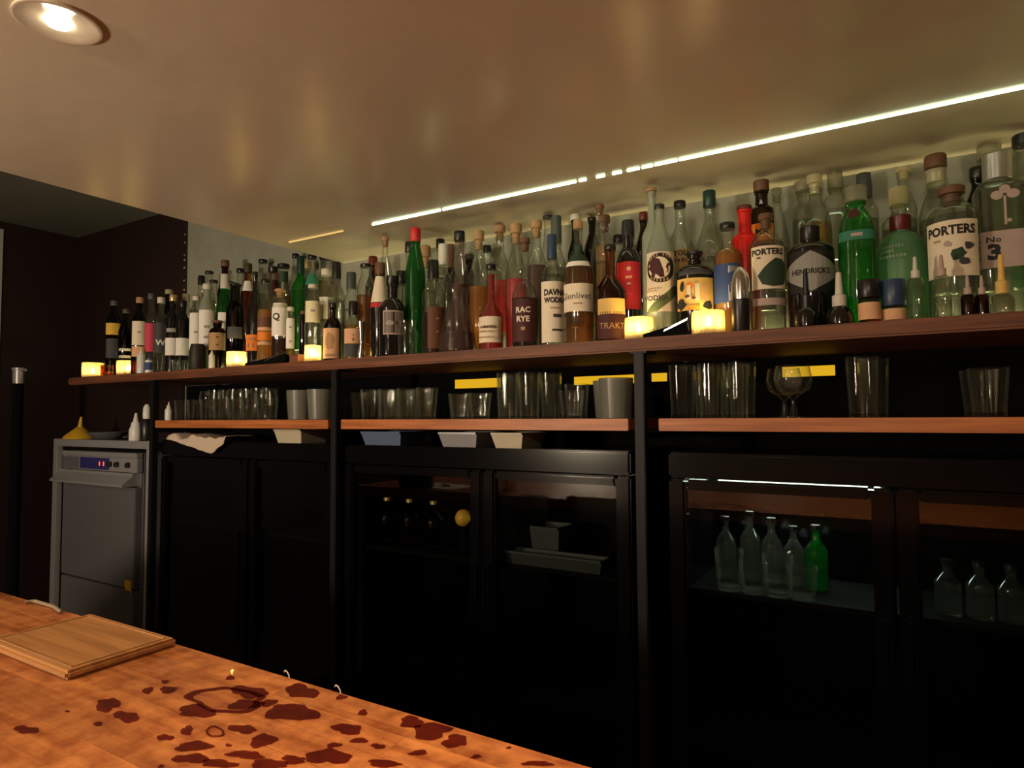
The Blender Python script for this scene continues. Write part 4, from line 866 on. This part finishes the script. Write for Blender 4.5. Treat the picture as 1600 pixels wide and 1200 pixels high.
# shelf with ribbed tumblers
fill(T_RIB, 'ribbed_tumbler', '# ribbed tumbler in the front row, counting towards the cut glasses', 541, 702, 1.620, 'front row of ribbed tumblers')
fill(T_RIB, 'ribbed_tumbler', '# ribbed tumbler of the second row, counting towards the cut glasses', 541, 702, 1.697, 'second row of ribbed tumblers')
fill(T_RIB, 'ribbed_tumbler', '# ribbed tumbler of the back row, counting towards the cut glasses', 552, 690, 1.775, 'third row of ribbed tumblers')
fill(T_SMALL, 'cut_glass', '# small cut glass below the amber strip, counting towards the highballs', 704, 776, 1.618, 'small cut glasses')
fill(T_SMALL, 'cut_glass', '# small cut glass in the second row below the amber strip', 706, 776, 1.690, 'second row of small cut glasses')
fill(T_TALL, 'highball_glass', '# tall highball in front on the middle lower shelf, counting towards the middle post', 778, 872, 1.614, 'tall highballs in front')
fill(T_TALL, 'highball_glass', '# tall highball behind the front highballs, counting towards the middle post', 780, 880, 1.684, 'tall highballs behind')
fill(T_TALL, 'highball_glass', '# tall highball at the back near the wall, counting towards the middle post', 784, 880, 1.754, 'tall highballs at the back')
fill(T_SMALL, 'cut_glass', '# low cut glass between the highballs and the ribbed beaker', 876, 940, 1.618, 'cut glasses by the beaker')
fill(T_RIB, 'ribbed_tumbler', '# ribbed tumbler behind the low cut glasses by the beaker', 884, 938, 1.70, 'tumblers behind cut glasses')
glass(T_BIG, 'cloudy_beaker', 'cloudy ribbed beaker touching the middle post', 963, 1.630, 'cloudy beakers on the lower shelf')
glass(T_BIG, 'cloudy_beaker', 'cloudy ribbed beaker behind the one at the middle post', 952, 1.735, 'cloudy beakers on the lower shelf')
# shelf right of the middle post
fill(T_TALL, 'highball_glass', '# tall highball of the front row beyond the middle post', 1046, 1204, 1.614, 'front highballs beyond the post')
fill(T_TALL, 'highball_glass', '# tall highball of the second row beyond the middle post', 1042, 1204, 1.684, 'second row highballs beyond the post')
fill(T_TALL, 'highball_glass', '# tall highball of the back row beyond the middle post', 1040, 1190, 1.754, 'back highballs beyond the post')
glass(T_COUPE, 'coupe_glass', 'round bowled glass with bright glints under the amber light', 1240, 1.630, 'bowled glasses')
glass(T_COUPE, 'coupe_glass', 'round bowled glass behind the glinting one', 1226, 1.722, 'bowled glasses')
glass(T_ROCK, 'rocks_glass', 'dim rocks glass beside the bright tall tumbler', 1296, 1.626, 'single dim rocks glass')
glass(T_TALL, 'highball_glass', 'bright tall tumbler standing alone below the fluted green gin', 1349, 1.616, 'lone tall tumblers')
glass(T_TALL, 'highball_glass', 'second tall tumbler just behind the bright lone one', 1366, 1.688, 'lone tall tumblers')
glass(T_RIB, 'ribbed_tumbler', 'ribbed tumbler alone near the end of the lower shelf', 1546, 1.622, 'tumblers near the shelf end')
glass(T_RIB, 'ribbed_tumbler', 'dim tumbler behind the lone ribbed one', 1532, 1.70, 'tumblers near the shelf end')
# white spray bottle on the lower shelf end, squeeze bottle under it
def squeeze(px, y0, y1, Y, zb, label, w=0.036):
    P = hitY(px, y0, Y); H = P.z - zb
    t = tag(empty('squeeze_bottle', (P.x, Y, zb)), label, 'bottle', 'white plastic bottles near the dishwasher')
    lathe('plastic_body', [(0, w * .45), (.003, w * .5), (H * .55, w * .5), (H * .68, w * .3), (H * .70, w * .26)], 'white_plastic', t, seg=20)
    lathe('cap', [(H * .70, w * .28), (H * .8, w * .28), (H * .82, w * .15), (H, w * .06)], 'cap_white', t, seg=16)
squeeze(264, 628, 656, 1.60, LO_Z, 'white squeeze bottle at the end of the lower shelf', .03)

# ------------------------------------------------------------------ things on top of the fridges
def open_box(name, x0, x1, y0, y1, z0, h, mat, label, cat, taper=0.01, group=None):
    t = tag(empty(name, ((x0 + x1) / 2, (y0 + y1) / 2, z0)), label, cat, group)
    a, b = (x1 - x0) / 2, (y1 - y0) / 2
    bm = bmesh.new()
    lo = [bm.verts.new((sx * (a - taper), sy * (b - taper), 0)) for sx, sy in ((-1, -1), (1, -1), (1, 1), (-1, 1))]
    hi = [bm.verts.new((sx * a, sy * b, h)) for sx, sy in ((-1, -1), (1, -1), (1, 1), (-1, 1))]
    hi2 = [bm.verts.new((sx * (a - .003), sy * (b - .003), h)) for sx, sy in ((-1, -1), (1, -1), (1, 1), (-1, 1))]
    lo2 = [bm.verts.new((sx * (a - taper - .003), sy * (b - taper - .003), .003)) for sx, sy in ((-1, -1), (1, -1), (1, 1), (-1, 1))]
    bm.faces.new(lo[::-1]); bm.faces.new(lo2)
    for A, B in ((lo, hi), (hi, hi2), (hi2, lo2)):
        for k in range(4): bm.faces.new((A[k], A[(k + 1) % 4], B[(k + 1) % 4], B[k]))
    bm_obj('tub', bm, mat, t)
    bm = bmesh.new()
    for sx in (-1, 1): add_box(bm, sx * a - .003, sx * a + .003, -b - .003, b + .003, h - .006, h)
    for sy in (-1, 1): add_box(bm, -a - .003, a + .003, sy * b - .003, sy * b + .003, h - .006, h)
    bm_obj('rim', bm, mat, t)
for (xa, xb, mat, lab, nm, hh) in ((427, 470, 'beige_plastic', 'pale plastic tub beside the towel on the fridge', 'storage_tub', .05), (563, 626, 'blue_plastic', 'navy blue plastic tub on the middle fridge', 'storage_tub', .045),
                               (684, 745, 'steel', 'shallow steel tray between the blue and beige tubs', 'steel_tray', .045), (766, 817, 'beige_plastic', 'beige plastic tub below the tall highballs', 'storage_tub', .045)):
    yb = 1.640; X0 = hitY(xa, 690, yb - .02).x; X1 = hitY(xb, 690, yb - .02).x
    open_box(nm, X0, X1, yb - .02, yb + .12, FR_TOP, hh, mat, lab, 'tub', .012, 'tubs on the fridges')
# towel folded over the fridge edge: grid from the fridge top to a hanging triangular flap
bm = bmesh.new(); N = 26; Q = 22; g = []
xl = hitY(266, 690, 1.60).x; xr = hitY(356, 690, 1.60).x
apex = hitY(335, 710, 1.59)
for j in range(Q + 1):
    row = []
    for i in range(N + 1):
        u = i / N; v = j / Q
        X = xl + (xr - xl) * u
        fold = 0.006 * math.sin(u * 19) + 0.003 * math.sin(u * 41 + v * 5)
        if v < 0.5:
            y = 1.72 - (1.72 - 1.594) * (v / .5); z = FR_TOP + 0.010 + fold + 0.018 * math.sin(u * 7 + 1.0) ** 2 * (1 - abs(v - .3))
        else:
            k = (v - .5) / .5
            drop = max(0.004, (0.058 * (1 - abs(u - .80) / .80) if u < .8 else 0.058 * (1 - (u - .8) / .28)))
            y = 1.592 - 0.006 * math.sin(k * 1.6) - abs(fold) * 0.9 * k - .002; z = FR_TOP + 0.010 + fold * (1 - k) + 0.018 * math.sin(u * 7 + 1.0) ** 2 * .8 * (1 - k) - k * drop
        row.append(bm.verts.new((X, y, z)))
    g.append(row)
for j in range(Q):
    for i in range(N): bm.faces.new((g[j][i], g[j + 1][i], g[j + 1][i + 1], g[j][i + 1]))
tw = bm_obj('bar_towel', bm, 'cloth', None, 60)
so = tw.modifiers.new('thickness', 'SOLIDIFY'); so.thickness = 0.003
tag(tw, 'beige cloth towel draped over the front edge of a fridge', 'towel')

# ------------------------------------------------------------------ things inside the fridges
def simple_bottle(X, Y, z, H, R, mat, label, group, capmat='cap_black', liq=None):
    t = tag(empty('chilled_bottle', (X, Y, z)), label, 'bottle', group)
    pr = profile(H, R, R * .36, H * .58, H * .76, H * .95)
    lathe('glass_body', pr, mat, t, seg=22)
    lathe('cap', [(H * .93, R * .43), (H * .995, R * .43), (H, R * .38)], capmat, t, seg=16)
    return t
z1 = 1.0122; z2 = 0.6322
for k, (px, mat) in enumerate(((1134, 'glass_clear'), (1172, 'glass_clear'), (1206, 'glass_clear'), (1240, 'glass_clear'), (1275, 'glass_green'))):
    Yb = 1.80 + .02 * (k % 2); P = hitY(px, 850, Yb); simple_bottle(P.x, Yb, z1, (.165, .18, .17, .15, .16)[k], .027, mat, ('clear', 'second clear', 'third clear', 'fourth clear', 'green')[k] + ' small bottle standing in the bright fridge behind the tumblers', 'bottles lit inside the fridge')
for k, px in enumerate((1140, 1178, 1216, 1254)):
    P = hitY(px, 920, 1.69)
    o = bpy.data.objects.new('chilled_tumbler', T_SMALL if k % 2 else T_RIB); COL.objects.link(o); o.location = (P.x, 1.69, z1); tag(o, ORD[k] + ' glinting tumbler inside the bright fridge, counting from its hinge side', 'glass', 'tumblers chilling in the fridge')
for k, px in enumerate((1480, 1530, 1580)):
    P = hitY(px, 900, 1.71)
    if P.x < .45: simple_bottle(P.x, 1.71, z1, .12, .026, 'glass_clear', ORD[k] + ' clear bottle behind the darker door of the bright fridge', 'bottles behind the near unlit door')
for k, px in enumerate((605, 640, 678)):
    P = hitY(px, 900, 1.71); simple_bottle(P.x, 1.71, z1, .16, .030, 'glass_amber', ORD[k] + ' amber bottle inside the lemon fridge, counting towards the lemon', 'amber bottles in the lemon fridge', 'cap_gold')
P = hitY(727, 812, 1.685)
bw = tag(empty('fruit_stand', (P.x - .005, 1.685, z1)), 'dark footed dish holding the lemon', 'dish')
lathe('dish', [(0, .03), (.004, .03), (.008, .010), (P.z - z1 - .030, .010), (P.z - z1 - .022, .038), (P.z - z1 - .018, .040), (P.z - z1 - .024, .012)], 'matte_black', bw, seg=20, cap1=True)
o = lathe('lemon', [(0, .004), (.004, .012), (.014, .024), (.030, .028), (.046, .023), (.056, .010), (.064, .004)], 'lemon', None, seg=20, loc=(P.x - .035, 1.685, P.z + .005)); o.rotation_euler = (0, math.pi / 2, 0)
tag(o, 'yellow lemon lying on a dish inside a fridge', 'lemon')
P = hitY(855, 845, 1.74); open_box('cooler_box', P.x - .05, P.x + .05, 1.72, 1.82, z1, hitY(855, 822, 1.74).z - z1, 'grey_green', 'grey square tub standing inside the lemon fridge', 'tub', .01)
P = hitY(866, 930, 1.68); open_box('drawer_tray', P.x - .16, P.x + .16, 1.655, 1.715, z1, .04, 'grey_green', 'wide grey tray in front of the square tub', 'tray', .012)

# ------------------------------------------------------------------ dishwasher in its steel stand
DY = 1.60
xl_ = hitY(86, 700, DY).x; xr_ = hitY(232, 700, DY).x
ztop = hitY(150, 687, DY).z
t = tag(empty('equipment_stand', ((xl_ + xr_) / 2, DY, 0)), 'tall steel stand framing the dishwasher', 'stand')
hw = (xr_ - xl_) / 2
for sx in (-1, 1):
    for yy in (0.0, 0.33): box('leg', sx * hw - .018, sx * hw + .018, yy, yy + .03, 0, ztop, 'steel', t, bev=.003)
zr = hitY(150, 699, DY).z
box('top_rail', -hw + .018, hw - .018, 0.002, .028, zr, ztop - .002, 'steel', t, bev=.003)
box('top_plate', -hw + .018, hw - .018, .030, .36, ztop - .012, ztop - .004, 'steel_dark', t)
bx0 = hitY(97, 720, DY + .02).x; bx1 = hitY(213, 720, DY + .02).x
d = tag(empty('dishwasher', ((bx0 + bx1) / 2, DY + .02, 0)), 'grey steel dishwasher with a blue display panel', 'dishwasher')
h = (bx1 - bx0) / 2; zof = lambda y: hitY(150, y, DY + .02).z
zt = zof(706); zp = zof(735)
box('body', -h, h, .03, .33, .06, zt, 'steel_dark', d, bev=.006)
box('top_strip', -h, h, .0, .03, zof(713), zt, 'steel', d, bev=.003)
cp = box('control_panel', -h, h, .004, .03, zp, zof(713) - .001, 'steel', d, bev=.002)
box('display', -h * .48, h * .30, .001, .004, zp + .006, zof(713) - .006, 'panel_blue', cp)
box('end_cap', -h * .98, -h * .52, .0015, .004, zp + .004, zof(713) - .006, 'steel_dark', cp)
for k, dx in enumerate((h * .06, h * .17)):
    vs, fs, asp = text_geo('0', .03); bm = bmesh.new(); q = [bm.verts.new((dx + vx * .016, .0003, (zp + zof(713)) / 2 + vy * .022)) for vx, vy in vs]
    for f in fs:
        try: bm.faces.new([q[i] for i in f])
        except ValueError: pass
    bm_obj('display_digit', bm, 'led_digit', cp)
for dx in (h * .34, h * .52, h * .80):
    o = lathe('control_knob', [(0, .013), (.012, .012), (.014, .010)], 'black_plastic', cp, seg=18, loc=(dx, .003, (zp + zof(713)) / 2)); o.rotation_euler = (math.pi / 2, 0, 0)
poly = [(-.002, zof(736)), (-.002, zof(740)), (-.048, zof(752)), (-.048, zof(755)), (.03, zof(755)), (.03, zof(736))]
bm = bmesh.new(); A = [bm.verts.new((-h - .012, y, z)) for y, z in poly]; B = [bm.verts.new((h * .93, y, z)) for y, z in poly]
bm.faces.new(A); bm.faces.new(B[::-1])
for k in range(len(poly)): bm.faces.new((A[k], B[k], B[(k + 1) % len(poly)], A[(k + 1) % len(poly)]))
bmesh.ops.recalc_face_normals(bm, faces=bm.faces); bm_obj('door_handle', bm, 'steel', d)
dr = box('door', -h * .96, h * .98, .002, .03, zof(908), zof(757), 'steel_dark', d, bev=.003)
box('sticker', h * .78, h * .93, .0005, .002, zof(911), zof(896), 'yellow_sticker', dr)
box('lower_panel', -h * .96, h * .98, .003, .03, .07, zof(911), 'steel_dark', d, bev=.003)
o = lathe('latch_bolt', [(0, .008), (.006, .008), (.008, .005)], 'steel_bright', d, seg=14, loc=(h * 1.0 - .012, .003, zof(912))); o.rotation_euler = (math.pi / 2, 0, 0)
# yellow funnel, white squeeze bottles and a dim bowl on the stand
P = hitY(125, 686, DY + .10)
f = tag(empty('plastic_funnel', (P.x, DY + .10, ztop - .004)), 'yellow plastic funnel upside down on the dishwasher stand', 'funnel')
lathe('cone', [(0, .075), (.004, .076), (.016, .070), (.060, .016), (.062, .013)], 'yellow_plastic', f, seg=28, cap1=False)
tube('spout', [(0, 0, .058), (.003, 0, .085), (.008, 0, .112)], [.013, .009, .006], 'yellow_plastic', f, 12)
P = hitY(168, 680, DY + .12)
o = lathe('metal_bowl', [(0, .045), (.004, .06), (.03, .085), (.036, .088), (.034, .083), (.008, .05), (.007, .001)], 'steel_dark', None, seg=28, cap1=False, loc=(P.x, DY + .12, ztop - .004)); tag(o, 'dark metal bowl behind the yellow funnel', 'bowl')
P = hitY(212, 686, DY + .05)
t = tag(empty('squeeze_bottle', (P.x, DY + .05, ztop - .004)), 'white squeeze bottle with a long tapered tip', 'bottle', 'white plastic bottles near the dishwasher')
lathe('plastic_body', [(0, .026), (.003, .028), (.05, .028), (.07, .020)], 'white_plastic', t, seg=20); lathe('cap', [(.07, .021), (.08, .020), (.09, .012), (.125, .006), (.127, .004)], 'white_plastic', t, seg=16)
P = hitY(229, 686, DY + .06)
t = tag(empty('spray_bottle', (P.x, DY + .06, ztop - .004)), 'white topped dark spray bottle next to the post', 'bottle', 'white plastic bottles near the dishwasher')
lathe('plastic_body', [(0, .026), (.003, .028), (.08, .028), (.10, .013)], 'black_plastic', t, seg=20); lathe('spray_head', [(.10, .016), (.12, .018), (.150, .016), (.165, .008)], 'white_plastic', t, seg=16)
box('trigger', -.028, -.018, -.004, .004, .10, .140, 'white_plastic', t, bev=.002)

# steel tipped post near the dark wall
P = hitY(29, 590, 1.50)
t = tag(empty('tap_column', (P.x, 1.50, 0)), 'dark column with a steel tap head near the dark wall', 'tap')
lathe('column', [(0, .05), (.01, .03), (P.z - .03, .022), (P.z - .028, .016)], 'matte_black', t, seg=20)
zt_ = hitY(29, 575, 1.50).z
lathe('tap_head', [(P.z - .03, .024), (zt_ - .012, .026), (zt_ - .01, .030), (zt_, .030)], 'steel', t, seg=20)
tube('spout', [(0.02, -.0, zt_ - .010), (.05, 0, zt_ - .006), (.075, 0, zt_ - .014)], .007, 'steel', t)

# ------------------------------------------------------------------ counter
ct = tag(empty('bar_counter', (0, 0, 0)), 'long orange brown butcher block bar counter', 'counter')
box('counter_base', -2.55, 1.6, .10, CTR_Y - .06, 0, CTR_Z - .045, 'riser_wood', ct)
box('core', -2.55, 1.6, 0.045, CTR_Y - .002, CTR_Z - .045, CTR_Z - .012, 'counter_wood', ct)
rg = random.Random(4); row = 0; yy = CTR_Y
while yy > 0.06:
    wv = 0.048; xx = -2.56 - rg.uniform(0, .5)
    while xx < 1.6:
        L_ = rg.uniform(.55, 1.0); a, b_ = max(xx, -2.55), min(xx + L_, 1.6)
        if b_ - a > .02:
            o = box('stave', -(b_ - a) / 2 + .0003, (b_ - a) / 2 - .0003, -wv / 2 + .0002, wv / 2 - .0002, -.042 if row == 0 else -.012, 0, 'counter_wood', ct)
            o.location = ((a + b_) / 2, yy - wv / 2, CTR_Z + rg.uniform(-.0003, .0002))
        xx += L_
    yy -= wv; row += 1
# wet marks
bm = bmesh.new(); rg = random.Random(9)
def spill(cx, cy_, rx, ry, n=26, rough=.35, hole=0.0):
    cx, cy_, rx, ry = cx / 1.6667, 900 + cy_ / 1.6667, rx / 1.6667, ry / 1.6667
    ph = [rg.uniform(0, 6.3) for _ in range(4)]; out = []
    for k in range(n):
        a = 2 * math.pi * k / n
        q = 1 + rough * (.5 * math.sin(2 * a + ph[0]) + .35 * math.sin(3 * a + ph[1]) + .25 * math.sin(5 * a + ph[2]) + .15 * math.sin(9 * a + ph[3]))
        out.append((cx + rx * q * math.cos(a), cy_ + ry * q * math.sin(a)))
    P = [hitZ(px, py, CTR_Z + .0006) for px, py in out]
    P = [p for p in P]
    if any(p.y > CTR_Y - .002 for p in P):
        for p in P: p.y = min(p.y, CTR_Y - .003)
    vs = [bm.verts.new(p) for p in P]
    if not hole:
        try: bm.faces.new(vs)
        except ValueError: pass
    else:
        C = hitZ(cx, cy_, CTR_Z + .0006); v2 = [bm.verts.new(C + (p - C) * hole) for p in P]
        for k in range(n): bm.faces.new((vs[k], vs[(k + 1) % n], v2[(k + 1) % n], v2[k]))
for sp in ((280, 335, 30, 18), (330, 366, 33, 14), (385, 298, 15, 8), (438, 296, 25, 8), (430, 420, 20, 9), (487, 402, 17, 11), (68, 400, 30, 11), (505, 443, 44, 14), (498, 475, 42, 14), (512, 352, 52, 15), (650, 302, 46, 16),
           (640, 335, 52, 11), (760, 355, 60, 25), (785, 300, 42, 18), (700, 330, 20, 10), (890, 315, 17, 6), (905, 398, 36, 15), (935, 428, 20, 8), (945, 356, 14, 7), (985, 443, 18, 7), (1072, 380, 34, 14), (1125, 402, 52, 22), (1185, 430, 34, 16),
           (685, 428, 32, 18), (632, 398, 34, 12), (640, 465, 46, 11), (700, 490, 56, 12), (855, 470, 52, 22), (765, 478, 34, 10), (1000, 488, 46, 9), (1400, 488, 36, 8), (570, 488, 46, 11), (1325, 447, 8, 3), (1240, 470, 14, 5), (600, 265, 14, 5), (430, 275, 12, 4), (255, 385, 14, 5), (175, 352, 6, 3), (420, 495, 9, 4), (595, 440, 8, 4), (870, 440, 18, 7), (1090, 460, 24, 7)):
    spill(*sp)
spill(590, 322, 105, 32, 40, .2, .78); spill(560, 405, 26, 14, 24, .2, .72)
bm.normal_update()
bmesh.ops.reverse_faces(bm, faces=[f for f in bm.faces if f.normal.z < 0])
o = bm_obj('wet_marks', bm, 'wet', ct); o['kind'] = 'stuff'; o['label'] = 'dark red wet splashes'
# cutting board
c0 = hitZ(105, 1065, CTR_Z + .012); cb = tag(empty('cutting_board', (0, 0, CTR_Z + .0006)), 'small pale wooden cutting board on the counter', 'cutting board')
bmx = box('plank', -1.285, -1.019, .473, .636, 0, .013, 'board_wood', cb, bev=.004)
bm = bmesh.new(); add_tube(bm, [(-1.272, .486, .0131), (-1.032, .486, .0131), (-1.032, .623, .0131), (-1.272, .623, .0131), (-1.272, .486, .0131)], .0012, 6); bm_obj('juice_groove', bm, 'board_wood', cb)
# pale cord loop and two stray threads on the counter edge
pts = []
for k in range(15):
    px = 40 + 56 * k / 14; py = 940 - 3 * math.sin(k / 14 * 3.1) + (15 if k == 14 else 17 * (k / 14) ** 3)
    P = hitZ(px, py, CTR_Z + .006); pts.append((P.x, min(P.y, CTR_Y - .004), CTR_Z + .0046))
o = tube('pale_cord', pts, .0034, 'cord', None, 10); tag(o, 'pale cord lying on the counter edge above the cutting board', 'cord')
for k, (px, py, lab) in enumerate(((461, 1058, 'curled white thread on the counter edge nearer the cutting board'), (542, 1081, 'curled white thread on the counter edge by the wet splashes'))):
    P = hitZ(px, py, CTR_Z)
    o = tube('stray_thread', [(P.x, CTR_Y - .004, CTR_Z + .0012), (P.x - .001, CTR_Y - .004, CTR_Z + .006), (P.x - .005, CTR_Y - .004, CTR_Z + .010), (P.x - .010, CTR_Y - .003, CTR_Z + .0105), (P.x - .012, CTR_Y - .003, CTR_Z + .008)], .0009, 'thread', None, 6)
    tag(o, lab, 'thread', 'threads on the counter edge')
# menu sheets, a green bag and a steel cup further along the counter (seen mirrored in the fridge doors)
m = tag(empty('paper_menu', (-2.08, .47, CTR_Z + .0006), .15), 'white paper menu mirrored in the fridge door', 'menu')
box('sheet', -.15, .15, -.10, .10, 0, .003, 'paper_white', m); tube('pen', [(-.05, -.04, .0075), (.06, .02, .0075)], .004, 'black_plastic', m)
o = lathe('steel_cup', [(0, .032), (.002, .034), (.095, .043), (.097, .043), (.094, .039), (.006, .030), (.0055, .001)], 'steel_bright', None, seg=28, cap1=False, loc=(-1.66, .50, CTR_Z + .0006)); tag(o, 'steel cup mirrored in the fridge door', 'cup')
o = box('green_caddy', -2.28, -2.06, .60, .64, CTR_Z + .0006, CTR_Z + .085, 'grey_green', bev=.01); o.location = (0, -.03, 0); tag(o, 'grey green caddy mirrored in the fridge door', 'caddy')
if NOSPOT: print('NOSPOT', NOSPOT)
